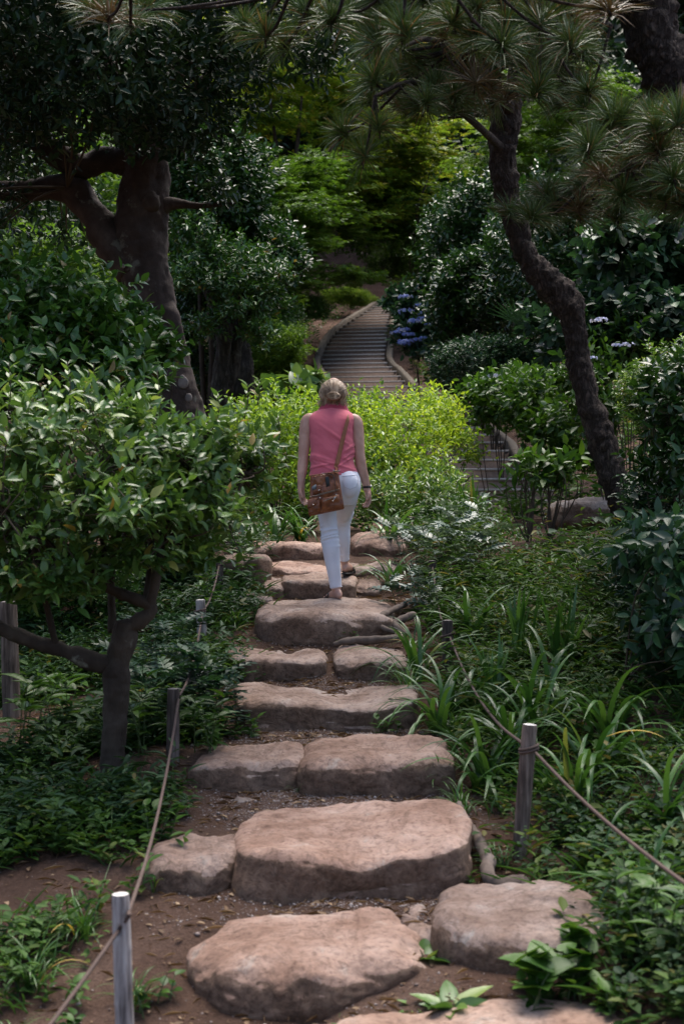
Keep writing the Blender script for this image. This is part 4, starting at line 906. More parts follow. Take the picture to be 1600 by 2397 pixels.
# ---- hydrangea with blue flower heads
hy = bright_bush('hydrangea bush with blue flower clusters right of the stairway', [lob(995,760,24,.6,.6,.42), lob(945,745,24.2,.36,.45,.36), lob(1040,800,23.6,.55,.55,.35), lob(940,690,24.4,.45,.4,.28)], 900, .12, .6, T_L, 41, 'leaf_blue', 0, gb(985,24.2), 'hydrangea_bush')
fl = star([(0,1),(90,1),(180,1),(270,1)], .42)
def flower_head(parent, c, r, mat, seed, n=26):
    rs = np.random.RandomState(seed); d = norm(rs.normal(size=(n, 3))*np.array([1, 1, .5])+np.array([0, -.7, .5])); pos = np.array(c)+d*r*np.array([1.25, 1, .3])
    ax = np.cross(d, rs.normal(size=(n, 3))); L = r*.34*(.6+.6*rs.rand(n))
    wlink('flower_head', foliage_mesh('flower_head', fl, pos, ax, d, L, L, rs.rand(n)), G[mat], parent)
for i, (x, y, r_) in enumerate(((943,690,.13),(960,707,.12),(938,718,.14),(968,722,.14),(955,738,.15),(985,728,.13),(920,753,.12),(941,762,.12),(913,780,.13),(930,792,.15),(918,768,.1),(948,783,.1),(990,745,.1),(960,775,.09),(1030,720,.09))):
    flower_head(hy, D(x+((i*37) % 23-11)*1.2, y+((i*53) % 17-8), 23.45), r_*.8, 'flower', 100+i, 18)
h2 = bright_bush('small hydrangea with a few pale blue blooms right of the pine trunk', [lob(1370,850,12.6,.3,.3,.2), lob(1430,800,12.8,.3,.3,.2), lob(1400,760,13,.3,.3,.2), lob(1370,930,12.3,.3,.3,.2)], 260, .1, .5, T_L, 42, 'leaf_mid', 40, gb(1400,12.6), 'hydrangea_bush', k=6)
for i, (x, y) in enumerate(((1365,737),(1378,733),(1412,793),(1440,790),(1356,822))): flower_head(h2, D(x, y, 12.15), .045, 'flower_pale', 130+i, 16)
h3 = bright_bush('low hydrangea with lilac blooms beside the lower stairs', [lob(1130,900,15.5,.35,.3,.2), lob(1190,890,15.3,.3,.3,.18), lob(1130,950,15.6,.25,.25,.14)], 200, .1, .5, T_L, 43, 'leaf_mid', 20, gb(1150,15.5), 'hydrangea_bush', k=6, nstem=2)
for i, (x, y) in enumerate(((1132,863),(1185,878),(1272,880),(1200,872))): flower_head(h3, D(x, y, 14.9), .06, 'flower_pale', 140+i, 16)

# ---- second, gnarled tree behind the big trunk
t2 = thing('old_tree', 'gnarled grey twin-trunked tree behind, right of the big trunk', 'tree', D(520,900,18.5))
for q in ([(500,930,24),(505,850,19),(512,780,18),(500,700,18),(486,640,13),(470,580,12),(455,500,9),(430,460,7)], [(515,900,18,.1),(538,820,15,.1),(552,740,14,.1),(556,680,11),(556,630,10),(575,590,5),(600,560,3)], [(500,690,20,-.1),(470,650,12),(440,620,8),(400,600,6)], [(550,910,28,.6),(552,850,26,.6),(548,790,22,.6),(540,760,10,.6)]):
    V, F = limb(dl(q, 18.5), 20, .28, 4); wlink('trunk', np_mesh('trunk', V, F), G['bark_grey'], t2)
me, tw = crown_mesh('crown', [lob(455,560,18.2,.5,.5,.4), lob(560,610,18.1,.45,.5,.35), lob(510,650,17.9,.4,.4,.2), lob(470,740,18,.3,.35,.2), lob(590,760,18.1,.3,.35,.22), lob(540,700,17.8,.25,.3,.12), lob(620,620,18.5,.35,.4,.25), lob(420,640,18,.35,.4,.2), lob(600,680,18.3,.35,.4,.25)], 900, .085, .36, T_L, 91, k=8, twig=.22, up=.4, depth=.7, gap=.3, gs=2.5)
c_ = wlink('crown', me, G['leaf_camellia'], t2); c_['kind'] = 'stuff'
tb = thing('leaning_branch', 'bare leaning branch among the maple leaves at top centre', 'branch', D(625,500,27))
V, F = limb(dl([(612,520,6),(630,475,7),(655,440,7),(690,400,6),(750,350,4),(830,250,3)], 27), 10, .2, 5); wlink('branch', np_mesh('branch', V, F), G['bark_grey'], tb)

# ---- pines
def needle_tuft(seed, n=230, L=.22, brown=False):
    rs = np.random.RandomState(seed); V = []; T = []; ti = []
    for i in range(n):
        a = rs.rand()*6.28; e = rs.uniform(-.35, 1.05) if rs.rand() < .75 else rs.uniform(.9, 1.5)   # elevation: 0 = sideways
        f = rs.rand(); p0 = np.array([math.cos(a)*.006, math.sin(a)*.006, -.07*f]); l = L*(.75+.35*rs.rand())*(1-.15*f)
        d = np.array([math.cos(a)*math.cos(e), math.sin(a)*math.cos(e), math.sin(e)*.8])
        droop = .10+.35*rs.rand(); p1 = p0+d*l*.55; p2 = p0+d*l-np.array([0, 0, droop*l*.55*math.cos(e)])
        s = norm(np.cross(d, rs.normal(size=3))); w = .0021; b = len(V)
        V += [p0-s*w, p0+s*w, p1+s*w, p1-s*w, p2]; T += [[b, b+1, b+2], [b, b+2, b+3], [b+3, b+2, b+4]]; ti += [rs.rand()]*3
    return np_mesh('needle_tuft', np.array(V), np.array(T), False, np.array(ti))
def candle(seed):
    rs = np.random.RandomState(seed); V = []; T = []; ti = []
    for i in range(60):
        a = rs.rand()*6.28; e = rs.uniform(.9, 1.5); h = rs.rand()*.035; l = .045*(.7+.5*rs.rand()); p0 = np.array([0, 0, h]); d = np.array([math.cos(a)*math.cos(e), math.sin(a)*math.cos(e), math.sin(e)])
        s = norm(np.cross(d, rs.normal(size=3)))*.0015; b = len(V); V += [p0-s, p0+s, p0+d*l]; T.append([b, b+1, b+2]); ti.append(rs.rand())
    return np_mesh('new_shoot', np.array(V), np.array(T), False, np.array(ti))
TU = [needle_tuft(s) for s in range(5)]
for t_ in TU: t_.materials.append(G['needle'])
TB = [needle_tuft(s+20, 120) for s in range(2)]
for t_ in TB: t_.materials.append(G['needle_brown'])
CA = candle(3); CA.materials.append(G['needle_new'])
def pine_tufts(tree, pts, limbs, seed):
    rs = np.random.RandomState(seed); off = Vector(tree.location); m = MB()
    for (x, y, Y, s) in pts:
        p = D(x, y, Y); me = TB[rs.randint(2)] if rs.rand() < .17 else TU[rs.randint(5)]
        rot = (rs.normal()*.35, rs.normal()*.35, rs.rand()*6.28)
        o = link('needle_tuft', me, None, tree, loc=p-off, rot=rot, scale=(s*rs.uniform(.85,1.15), s*rs.uniform(.85,1.15), s*rs.uniform(.6,1.15)))
        if rs.rand() < .42 and me in TU:
            link('new_shoot', CA, None, o, loc=(0, 0, .0), scale=1.0)
        a = np.array(p); e = limbs[np.argmin(((limbs-a)**2).sum(1)+ (limbs[:, 2] < a[2]-.05)*4)]
        q = np.array([a+(0, 0, -.08*s), a+(0, 0, -.03), a*.6+e*.4+np.array([0, 0, -.06]), e]); V, F = tube(smooth_path(q, 14), np.linspace(.004, .010, 14), 6, cap=False); wlink('twig', np_mesh('twig', V, F), G['bark_pine'], tree)
# pine A: the S-bent trunk
pa = thing('pine_tree', 'slender S-bent pine with flaky bark leaning over the right bank', 'pine tree', D(1440,1215,11))
mb = MB(); mb.add(*limb(dl([(1460,1290,40),(1432,1180,31),(1400,1070,32),(1362,960,30),(1332,860,27),(1316,760,27),(1303,700,35),(1255,648,31),(1208,590,25),(1178,500,27),(1160,420,29),(1152,340,31),(1158,270,34),(1178,200,25),(1200,120,22),(1215,30,20),(1220,-120,18),(1200,-260,14)], 11), 44, .18, 9, 36, .022))
wlink('trunk', mb.mesh('trunk'), G['bark_pine'], pa)
limbsA = []
for q in ([(1140,250,14),(1100,262,7),(1085,266,5)], [(1165,250,20),(1120,180,12,-1),(1050,120,9,-2),(980,90,6,-3),(900,120,4,-3.6)], [(1200,130,16),(1260,60,11,-1),(1340,30,8,-2),(1400,60,6,-2.6)], [(1180,210,12),(1230,140,9,-1.5),(1240,60,7,-3),(1200,-20,5,-4)],
          [(1180,480,10),(1220,470,7,-1),(1280,440,6,-2),(1340,430,4,-2.6)], [(1310,700,18),(1330,690,9),(1338,685,6)], [(1390,1030,14),(1410,1020,7),(1416,1018,4)], [(1150,340,10),(1050,250,8,-1.5),(950,190,6,-2.5),(860,220,4,-3)]):
    r_ = dl(q, 11); V, F = limb(r_, 12, .14, 10); wlink('limb', np_mesh('limb', V, F), G['bark_pine'], pa); limbsA += list(smooth_path(np.array(r_), 16)[4:, :3])
limbsA = np.array(limbsA)
rs = np.random.RandomState(50)
ptsA = [(980,225,8.2,1.0),(870,285,8,1.05),(832,352,8,1.1),(1235,200,8,1.05),(1085,110,8.3,1),(1155,110,8.4,1),(1010,20,8,1.05),(1235,45,7,1.0),(1350,200,8,1.05),(1335,110,8.2,1),(1170,480,8.5,1.1),(1225,490,8.3,1.1),(1330,480,8.6,1.05),(1415,490,8.4,1.0),(1120,190,8.6,1),(930,110,8.8,1),(890,190,9,1),(1060,230,9,1),(1290,90,8.6,1),(1280,230,9,1),(780,300,8.6,1)]
for _ in range(95): ptsA.append((rs.uniform(840,1370), rs.uniform(-70,240), rs.uniform(8.2,10.2), rs.uniform(1.0,1.25)))
for _ in range(10): ptsA.append((rs.uniform(1190,1400), rs.uniform(400,490), rs.uniform(8.4,9.6), rs.uniform(.9,1.1)))
pine_tufts(pa, ptsA, limbsA, 51)
# pine B: plated trunk at upper right
pb = thing('pine_tree', 'pine with thick plated bark crossing the upper right corner', 'pine tree', (3.3, 9.2, gz(3.3, 9.2)))
c0 = D(1500,120,9.2)
mb = MB(); mb.add(*limb([(3.4,9.3,gz(3.4,9.3)-.2,.24),(3.1,9.3,2.0,.2),(2.75,9.2,3.2,.19)]+dl([(1640,300,66),(1545,180,62),(1490,60,60),(1475,-80,56),(1490,-250,50)], 9.2), 60, .15, 8, 60, .03))
wlink('trunk', mb.mesh('trunk'), G['bark_pine'], pb)
limbsB = []
for q in ([(1490,-150,22),(1400,-250,16,.5),(1250,-340,12,1.2),(1050,-400,8,2)], [(1490,-200,20),(1600,-320,14,.8),(1750,-400,9,1.5)], [(1490,20,30),(1400,-60,20,-.6),(1250,-110,15,-1.5),(1050,-90,11,-2.3),(880,-70,8,-2.7),(700,-50,6,-2.9),(560,-30,5,-3),(300,-60,4,-3)], [(1560,190,9),(1560,230,8,-.8),(1520,260,10,-1.6),(1460,300,7,-2)], [(1640,290,10),(1600,330,9,-1),(1520,360,9,-1.6),(1440,380,6,-2)]):
    r_ = dl(q, 9.2); V, F = limb(r_, 12, .14, 10); wlink('limb', np_mesh('limb', V, F), G['bark_pine'], pb); limbsB += list(smooth_path(np.array(r_), 20)[4:, :3])
limbsB = np.array(limbsB)
ptsB = [(1500,275,7,1),(1505,330,7,1),(1445,345,7.2,1.05),(1545,400,6.9,1.05),(1560,265,6.8,1),(1430,430,7.3,1.1),(1410,400,7.5,1),(1490,420,7.2,1.0),(250,25,6.6,1),(300,45,6.8,.9),(215,15,7,.9),(610,70,6.6,1),(650,95,6.9,.95),(560,50,6.9,.9),(760,35,6.5,1),(800,20,7,1),(700,20,6.8,1),(340,10,7,1)]
for _ in range(40): ptsB.append((rs.uniform(1330,1610), rs.uniform(255,470), rs.uniform(7,8.4), rs.uniform(.9,1.1)))
for _ in range(30): ptsB.append((rs.uniform(860,1400), rs.uniform(-80,100), rs.uniform(6.6,7.8), rs.uniform(.95,1.15)))
for _ in range(70): ptsB.append((rs.uniform(700,1900), rs.uniform(-620,-110), rs.uniform(8,12.5), rs.uniform(1.2,1.6)))  # unseen upper tufts, added to shade the needles below
pine_tufts(pb, ptsB, limbsB, 52)

# ---- strap-leaved clumps
def blade_mesh(L, w, t0, arc, seed, fold=.25, nseg=11, mat='blade'):
    rs = np.random.RandomState(seed); p = np.array([0., 0, 0]); V = []; Q = []; th = t0
    for i in range(nseg+1):
        f = i/nseg; ww = w*min(1, .55+2.2*f)*(1-f**3.2)+.0006
        sx = .02*math.sin(3*f+seed)*f*L*2
        V += [p+np.array([-ww/2+sx, 0, fold*ww*.5]), p+np.array([sx, 0, 0]), p+np.array([ww/2+sx, 0, fold*ww*.5])]
        if i < nseg: b = 3*i; Q += [[b, b+1, b+4, b+3], [b+1, b+2, b+5, b+4]]
        th = t0+arc*f**1.3; p = p+np.array([0, math.sin(th), math.cos(th)])*L/nseg
    me = np_mesh('leaf_blade', np.array(V), np.array(Q)); me.materials.append(G[mat]); return me
BL = [blade_mesh(.55, .028, .15+.1*s, 1.5+.18*s, s) for s in range(6)]
BS = [blade_mesh(.42, .014, .2+.1*s, 1.3+.2*s, s+9) for s in range(5)]
BU = [blade_mesh(.4, .026, .05, .35+.2*s, s+5) for s in range(3)]
BD = [blade_mesh(.4, .024, .3, 2.0, 3, mat='blade_dry')]
def strap_clump(label, dx, dy, Y, n, s, protos, seed, name='strap_leaf_clump', group='strap-leaved clumps', dry=.012, loc=None):
    p = D(dx, dy, Y) if loc is None else Vector(loc); rs = np.random.RandomState(seed); t = thing(name, label, 'plant', (p.x, p.y, gz(p.x, p.y)-.01), group)
    for i in range(n):
        me = BD[0] if rs.rand() < dry else protos[rs.randint(len(protos))]
        link('leaf_blade', me, None, t, loc=(rs.normal()*.03*s, rs.normal()*.03*s, 0), rot=(0, rs.normal()*.08, rs.rand()*6.28), scale=(s, s*(.75+.5*rs.rand()), s*(.75+.5*rs.rand())))
    return t
SC = strap_clump
for i, a in enumerate([
 ('strap-leaved clump with arching blades right of the fifth step', 960,1530,8.6,24,.95,BL), ('arching strap clump overhanging the right end of the fourth step',1000,1640,7.7,24,.95,BL),
 ('big glossy strap clump beside the nearest right post',1110,1700,6.9,26,.95,BL), ('upright sword-leaved clump in the middle of the right bank',1190,1480,8.4,20,1.1,BU),
 ('sword-leaved clump between the two right posts',1130,1560,7.9,22,1.0,BU), ('strap clump with one yellow blade at far right of the bank',1370,1700,6.6,14,1.05,BL),
 ('drooping strap clump above the nearest right post',1230,1600,7.3,18,1.0,BL), ('sword-leaved clump high on the right bank below the dark bushes',1290,1480,8.2,16,1.1,BU),
 ('strap clump hanging over the rounded top boulder',890,1260,11.9,26,1.05,BL), ('fine strap clump right of the seventh step',900,1340,10.7,22,.8,BL),
 ('sword-leaved clump in front of the lower stairs',1085,1140,13,14,1.3,BU), ('fine-bladed tuft beside the lower stair kerb',1190,1020,15.5,30,1.4,BS),
 ('bamboo-grass clump left of the topmost slab',630,1250,12.6,22,.95,BL), ('bamboo-grass clump below the green bush left of the walker',690,1240,12.8,24,.95,BL), ('bamboo-grass clump between small tree and top slab',580,1255,12.5,20,.9,BL),
 ('grassy tuft right of the third step',1010,1780,6.9,34,.6,BS), ('grassy tuft on the soil right of the third step gravel',1060,1830,6.5,30,.5,BS), ('grass tuft right of the fifth step edge',935,1600,8.3,34,.7,BS),
 ('grass tuft at the right end of the sixth step',960,1500,9,30,.7,BS), ('thin grass tuft under the dark right post',1040,1650,7.6,30,.6,BS), ('grass tuft at left of the pale post',310,2110,4.9,26,.42,BS), ('grass tuft on the bare soil at far lower left',80,2060,5.0,30,.55,BS),
 ('grass patch left of the pale post',190,2010,5.3,34,.5,BS), ('small grass tuft at the left picture edge',25,2180,4.7,18,.4,BS), ('grass blades growing from the joint of the third step',682,1770,6.84,10,.22,BS),
 ('grass tuft beside the left end of the second step',355,1990,5.75,12,.4,BS), ('grassy tuft at the foot of the nearest right post',1150,1960,5.95,22,.42,BS), ('sword-leaved tuft near the small tree\'s root',290,1760,6.7,8,.5,BU), ('grass tuft behind the short pale-topped post',540,1440,9.6,30,.6,BS),
 ('strap clump in the dark right corner of the bank',1480,2000,5.2,16,.8,BL),('strap clump at the right edge below the rope',1530,1800,5.9,14,.9,BL),('strap clump just above the rope in the middle of the right bank',1170,1640,7.1,22,1.0,BL),('strap clump left of the rope below the second right post',1060,1580,7.9,22,1.0,BL),('strap clump with pale arching tips high on the right bank',1240,1540,7.8,20,1.05,BL),('strap clump under the dark bushes at the right edge',1400,1600,7.0,18,1.05,BL),('strap clump right of the rope near the nearest post',1310,1740,6.3,18,.9,BL),('strap clump beyond the third right post',1090,1430,9.2,22,1.0,BL),('palm-like tuft of stiff leaves left of the pine bend',1215,745,17,0,1,BU)]):
    if a[4] == 0: continue
    SC(a[0], a[1], a[2], a[3], a[4], a[5], a[6], 200+i)
yb = thing('yellowed_leaf', 'long bright yellow withered blade over the right bank', 'leaf', D(1390,1690,6.2))
link('leaf_blade', blade_mesh(.26, .028, 1.2, .9, 4, mat='blade_dry'), None, yb, rot=(0, 0, -1.9))
# fan palm
fp = thing('fan_palm', 'small dark fan palm left of the pine trunk\'s bend', 'palm', D(1210,760,17))
for i in range(5):
    a = i*1.25+.4; V, F = star([(g, 1.0) for g in range(-100, 101, 13)], .035); me = np_mesh('frond', V, F); me.materials.append(G['leaf_blue'])
    link('frond', me, None, fp, loc=(math.cos(a)*.15, math.sin(a)*.15, .05*i), rot=(.5*math.sin(a)+.6, .5*math.cos(a), a), scale=.4)

# ---- lobed and heart-leaved herbs with single leaves
LM = {}
for nm, T_, mt in (('lobed', T_LOB, 'leaf_grey'), ('lobed_dark', T_LOB, 'leaf_blue'), ('heart', T_H, 'leaf_mid'), ('oval', T_F, 'leaf_mid'), ('lance', T_LANCE, 'leaf_mid'), ('plantain', T_F, 'leaf_fresh')):
    LM[nm] = np_mesh('leaf', T_[0], T_[1]); LM[nm].materials.append(G[mt])
def herb(label, dx, dy, Y, kind, nst, k, h, leaf, wid, seed, lean=.35, name='herb', rosette=False, group=None):
    p = D(dx, dy, Y); rs = np.random.RandomState(seed); z = gz(p.x, p.y); t = thing(name, label, 'plant', (p.x, p.y, z), group); m = MB()
    for s in range(nst):
        a = rs.rand()*6.28; e = np.array([math.cos(a)*lean*h, math.sin(a)*lean*h, h*(.8+.3*rs.rand())]); b = np.array([rs.normal()*.04, rs.normal()*.04, -.02])
        q = smooth_path(np.array([b, b+e*.5+np.array([0, 0, h*.1]), b+e]), 8); V, F = tube(q, np.linspace(.0035, .0015, 8), 5, cap=False); m.add(V, F)
        for i in range(k):
            f = .25+.75*i/max(1, k-1) if not rosette else .1; pp = q[min(7, int(f*7))]; an = a+i*2.4+rs.normal()*.2
            el = .25+.5*f*rs.rand() if not rosette else .35+.3*rs.rand()
            d = np.array([math.cos(an)*math.cos(el), math.sin(an)*math.cos(el), math.sin(el)]); zz_ = np.array([0, 0, 1.])+rs.normal(size=3)*.2; zz_ = norm(zz_-d*np.dot(d, zz_)); x = np.cross(d, zz_)
            l = leaf*(.7+.5*rs.rand()); wd = l*wid
            M = Matrix([[x[j]*wd, d[j]*l, zz_[j]*l, pp[j]] for j in range(3)]+[[0, 0, 0, 1]])
            o = bpy.data.objects.new('leaf', LM[kind]); COL.objects.link(o); o.parent = t; o.matrix_local = M
    link('stem', m.mesh('stem'), G['twig_green'], t)
    return t
for i, a in enumerate([
 ('silvery deep-lobed herb behind the third right post',1030,1300,10.9,'lobed',4,7,.42,.17,.75), ('silver-leaved herb right of the eighth step',930,1290,11.2,'lobed',4,7,.38,.16,.75),
 ('silvery lobed herb leaning towards the sixth step',940,1350,10.1,'lobed',3,6,.28,.16,.75), ('lobed herb high on the bank right of the third post',1100,1310,10.6,'lobed',4,7,.45,.17,.75),
 ('pale lobed herb below the third right post',1000,1390,9.9,'lobed',4,6,.3,.16,.75), ('lobed herb beside the lower tangle of leaves',1060,1250,11.6,'lobed',4,7,.42,.16,.75),
 ('large lobed herb left of the fourth step beside the dark split post',430,1500,7.8,'lobed_dark',5,7,.42,.19,.75), ('deep-lobed herb between small tree and short pale post',380,1450,8.4,'lobed_dark',5,7,.42,.19,.75),
 ('lobed herb close to the left end of the fourth step',500,1570,7.7,'lobed_dark',5,7,.34,.18,.75), ('lobed dark herb behind the small tree\'s trunk',320,1540,7.6,'lobed_dark',4,7,.45,.19,.75),
 ('lance-leaved herb in front of the fourth step\'s left end',480,1640,7.2,'lance',5,8,.28,.12,.3), ('lance-leaved herb left of the dark split post',330,1650,7.2,'lance',5,8,.36,.13,.3),
 ('lance-leaved herb at left under the crooked limb',150,1600,7.6,'lance',6,8,.4,.14,.3), ('lance-leaved herb in the dark left corner by the old stake',60,1650,7.4,'lance',6,8,.42,.14,.3),
 ('lance-leaved herb left of the eighth step post',540,1300,10.6,'lance',5,8,.36,.12,.3), ('lance-leaved herb by the short pale-topped post',500,1390,9.6,'lance',5,8,.36,.12,.3),
 ('heart-leaved creeper in front of the grey boulder',1245,2270,4.68,'heart',9,5,.20,.10,.85), ('heart-leaved creeper at the lower right corner',1330,2230,4.8,'heart',7,5,.18,.085,.85),
 ('rosette weed between the two lowest boulders',990,2160,5.12,'plantain',1,9,.05,.12,.42), ('plump rosette weed in front of the grey boulder\'s left end',1028,2262,4.72,'plantain',1,13,.04,.15,.4),
 ('rosette weed left of the plump one, below the big boulder',945,2235,4.72,'plantain',1,10,.05,.12,.4), ('leafy weed in front of the lowest pink boulder',808,2270,4.66,'plantain',2,10,.09,.12,.4),
 ('small oval-leaved weed on the face of the sixth step',800,1440,9.27,'oval',4,6,.09,.06,.6), ('oval-leaved weed at the right end of the fourth step',880,1650,7.75,'oval',4,6,.1,.06,.6),
 ('oval-leaved weed at the left end of the fourth step',575,1680,7.6,'oval',4,6,.13,.06,.6), ('oval-leaved weed left of the second step\'s small boulder',350,1900,6.2,'oval',6,6,.16,.065,.6),
 ('oval-leaved weed on the bare soil left of the lowest boulder',150,2220,4.75,'oval',3,5,.06,.05,.6), ('oval-leaved weed behind the pale post',345,2140,4.9,'oval',4,6,.12,.06,.6),
 ('oval-leaved seedling left of the lowest boulder\'s foot',355,2300,4.5,'oval',3,5,.07,.045,.6), ('oval-leaved seedling at the lowest boulder\'s left foot',445,2310,4.52,'oval',3,5,.08,.045,.6),
 ('young weed on the bare soil at far lower left',50,2280,4.5,'oval',3,5,.05,.045,.6), ('oval-leaved weed beside the gnarled root',1090,1990,5.75,'oval',3,6,.08,.05,.6),
 ('oval-leaved weed at the bottom right corner',1390,2300,4.55,'oval',5,6,.1,.06,.6), ('lone seedling in the middle of the bare soil, left',200,2130,5.0,'oval',2,5,.05,.045,.6),
 ('tall leafy weed at the right corner below the rope',1450,2150,4.9,'lance',6,8,.3,.1,.35), ('tall leafy weed at the far right edge',1520,2250,4.7,'lance',6,8,.32,.1,.35)]):
    herb(a[0], a[1], a[2], a[3], a[4], a[5], a[6], a[7], a[8], a[9], 300+i, rosette=a[4] == 'plantain', name='rosette_weed' if a[4] == 'plantain' else 'herb')

# ---- ground cover: uncountable
def cover(name, label, region, n, seed, kinds, mat):
    rs = np.random.RandomState(seed); poly = []
    x, y = region(rs, n); z = ground_z(x, y); k = 9
    m = len(x); h = kinds['h']*(.4+.9*rs.rand(m)); a0 = rs.rand(m)*6.28; lean = rs.normal(size=(m, 2))*.35
    f = ((np.arange(k)+1)/k)[None]; pos = np.stack([x[:, None]+lean[:, :1]*h[:, None]*f, y[:, None]+lean[:, 1:]*h[:, None]*f, z[:, None]+h[:, None]*f], -1)
    an = a0[:, None]+np.arange(k)[None]*2.4; el = rs.uniform(-.1, .7, (m, k))
    ax = np.stack([np.cos(an)*np.cos(el), np.sin(an)*np.cos(el), np.sin(el)], -1); nr = np.array([0, 0, 1.])+rs.normal(size=(m, k, 3))*.25
    L = kinds['leaf']*(.5+.8*rs.rand(m, 1))*(.7+.5*rs.rand(m, k))
    ti = np.clip(rs.rand(m, 1)*.6+rs.rand(m, k)*.4, 0, .999)
    me = foliage_mesh(name, kinds['T'], pos.reshape(-1, 3), ax.reshape(-1, 3), nr.reshape(-1, 3), L.ravel(), L.ravel()*kinds['w'], ti.ravel())
    return tag(link(name, me, G[mat]), label, 'ground cover', kind='stuff')
def reg_right(y0, y1, x0=.78, x1=3.2, edge=.12):
    def f(rs, n):
        y = rs.uniform(y0, y1, n); xl = x0+.22*np.clip((5.75-y)/.3, 0, 1)+.10*np.sin(y*2.3)+edge*rs.normal(size=n)-(y > 7)*.08-(y > 8.4)*.06; x = xl+(x1-x0)*rs.rand(n)**1.25
        keep = (x > .58) & ~((x > 1.25) & (y > 10.8)) & ((fbm(np.stack([x*1.6, y*1.6, 0*x], -1), 2) > -.45) | (rs.rand(n) < .35)); return x[keep], y[keep]
    return f
def reg_left(y0, y1, x0=-.86, x1=-3.0, thin=-.2):
    def f(rs, n):
        y = rs.uniform(y0, y1, n); xl = x0-.25*np.clip((6.4-y)/1.2, 0, 1)+.09*rs.normal(size=n)+(y > 7)*.16; x = xl+(x1-x0)*rs.rand(n)**1.2
        th = thin-.0+.45*np.clip((5.9-y)/1.0, 0, 1.); keep = fbm(np.stack([x*1.7+5, y*1.7, 0*x], -1), 2) > th; return x[keep], y[keep]
    return f
cover('ground_cover', 'dense small-leaved ground cover on the right bank', reg_right(4.3, 9), 2700, 61, dict(h=.11, leaf=.05, T=T_L, w=.55), 'cover_green')
cover('ground_cover', 'blue-green leafy ground cover in the lower right corner', reg_right(4.0, 6.4, .95, 2.2), 1700, 62, dict(h=.13, leaf=.042, T=T_L, w=.6), 'cover_blue')
cover('ground_cover', 'narrow-leaved undergrowth on the upper right bank', reg_right(7.5, 13.5, .75, 3.6), 3200, 63, dict(h=.2, leaf=.08, T=T_LANCE, w=.24), 'cover_green')
cover('ground_cover', 'dark small-leaved undergrowth on the left bank', reg_left(4.6, 9), 3600, 64, dict(h=.13, leaf=.055, T=T_L, w=.5), 'cover_green')
cover('ground_cover', 'narrow-leaved dark undergrowth further up the left bank', reg_left(6.2, 13), 3000, 65, dict(h=.19, leaf=.085, T=T_LANCE, w=.26), 'cover_blue')
def grass_region(name, label, region, n, seed, Lm, wd):
    rs = np.random.RandomState(seed); x, y = region(rs, n); m = len(x); z = ground_z(x, y)
    a = rs.rand(m)*6.28; el = rs.uniform(.5, 1.35, m); ax = np.stack([np.cos(a)*np.cos(el), np.sin(a)*np.cos(el), np.sin(el)], -1); nr = np.stack([-np.cos(a), -np.sin(a), 0*a+.6], -1)
    L = Lm*(.4+.9*rs.rand(m)); tag(link(name, foliage_mesh(name, leaf_fine((.2,.5,.5,.4,.2,0), (0,.2,.4,.6,.8,1), .1, -.45), np.stack([x, y, z], -1), ax, nr, L, np.full(m, wd), rs.rand(m)), G['blade']), label, 'grass', kind='stuff')
grass_region('grass', 'thin grass blades mixed through the right bank', reg_right(4.6, 11, .7), 5200, 66, .2, .0065)
grass_region('grass', 'thin grass blades mixed through the left bank', reg_left(4.4, 11), 7000, 67, .2, .0065)
cover('undergrowth', 'tall shadowed undergrowth beneath the bushes on the right', reg_right(6.8, 9.6, 1.85, 4.2), 900, 69, dict(h=.45, leaf=.10, T=T_L, w=.42), 'cover_blue')
# undergrowth on the hill
def reg_hill(rs, n):
    y = rs.uniform(13.8, 42, n); x = rs.uniform(-1, 1, n)*(3+.2*y); zc = CAM_H*0+np.interp(y, KS[:, 3], (KS[:, 1]+KS[:, 2])/2); xs_ = (zc-800)/FPX*y
    keep = (np.abs(x-xs_) > .95) | (y < 16); return x[keep], y[keep]
cover('undergrowth', 'low undergrowth covering the hillside beside the stairway', reg_hill, 5200, 68, dict(h=.3, leaf=.13, T=T_L, w=.4), 'cover_green')
# litter
def litter():
    rs = np.random.RandomState(70); n = 4200; x = np.concatenate([rs.normal(0, .5, n//2), rs.uniform(-2, 1.2, n//2)]); y = rs.uniform(4.2, 11, n); z = ground_z(x, y)+.004
    a = rs.rand(n)*6.28; ax = np.stack([np.cos(a), np.sin(a), rs.normal(size=n)*.15], -1); nr = np.array([0, 0, 1.])+rs.normal(size=(n, 3))*.25
    L = .012+.045*rs.rand(n)**2.5; tag(link('leaf_litter', foliage_mesh('leaf_litter', T_L, np.stack([x, y, z], -1), ax, nr, L, L*.4, rs.rand(n)), G['litter']), 'dry bits of leaf and needle scattered on the path', 'litter', kind='stuff')
litter()
def needles():
    rs = np.random.RandomState(71); n = 3200; x = np.concatenate([rs.normal(0, .55, n//2), rs.uniform(-1.9, 1.2, n//2)]); y = rs.uniform(4.2, 11, n); z = ground_z(x, y)+.004
    a = rs.rand(n)*6.28; ax = np.stack([np.cos(a), np.sin(a), rs.normal(size=n)*.06], -1); nr = np.array([0, 0, 1.])+rs.normal(size=(n, 3))*.1; L = .05+.06*rs.rand(n)
    tag(link('fallen_needles', foliage_mesh('fallen_needles', T_D, np.stack([x, y, z], -1), ax, nr, L, np.full(n, .0035), rs.rand(n)), G['litter']), 'fallen brown pine needles strewn over the earth between the steps', 'litter', kind='stuff')
needles()
fm = np_mesh('fallen_leaf', T_F[0], T_F[1]); fm.materials.append(G['litter'])
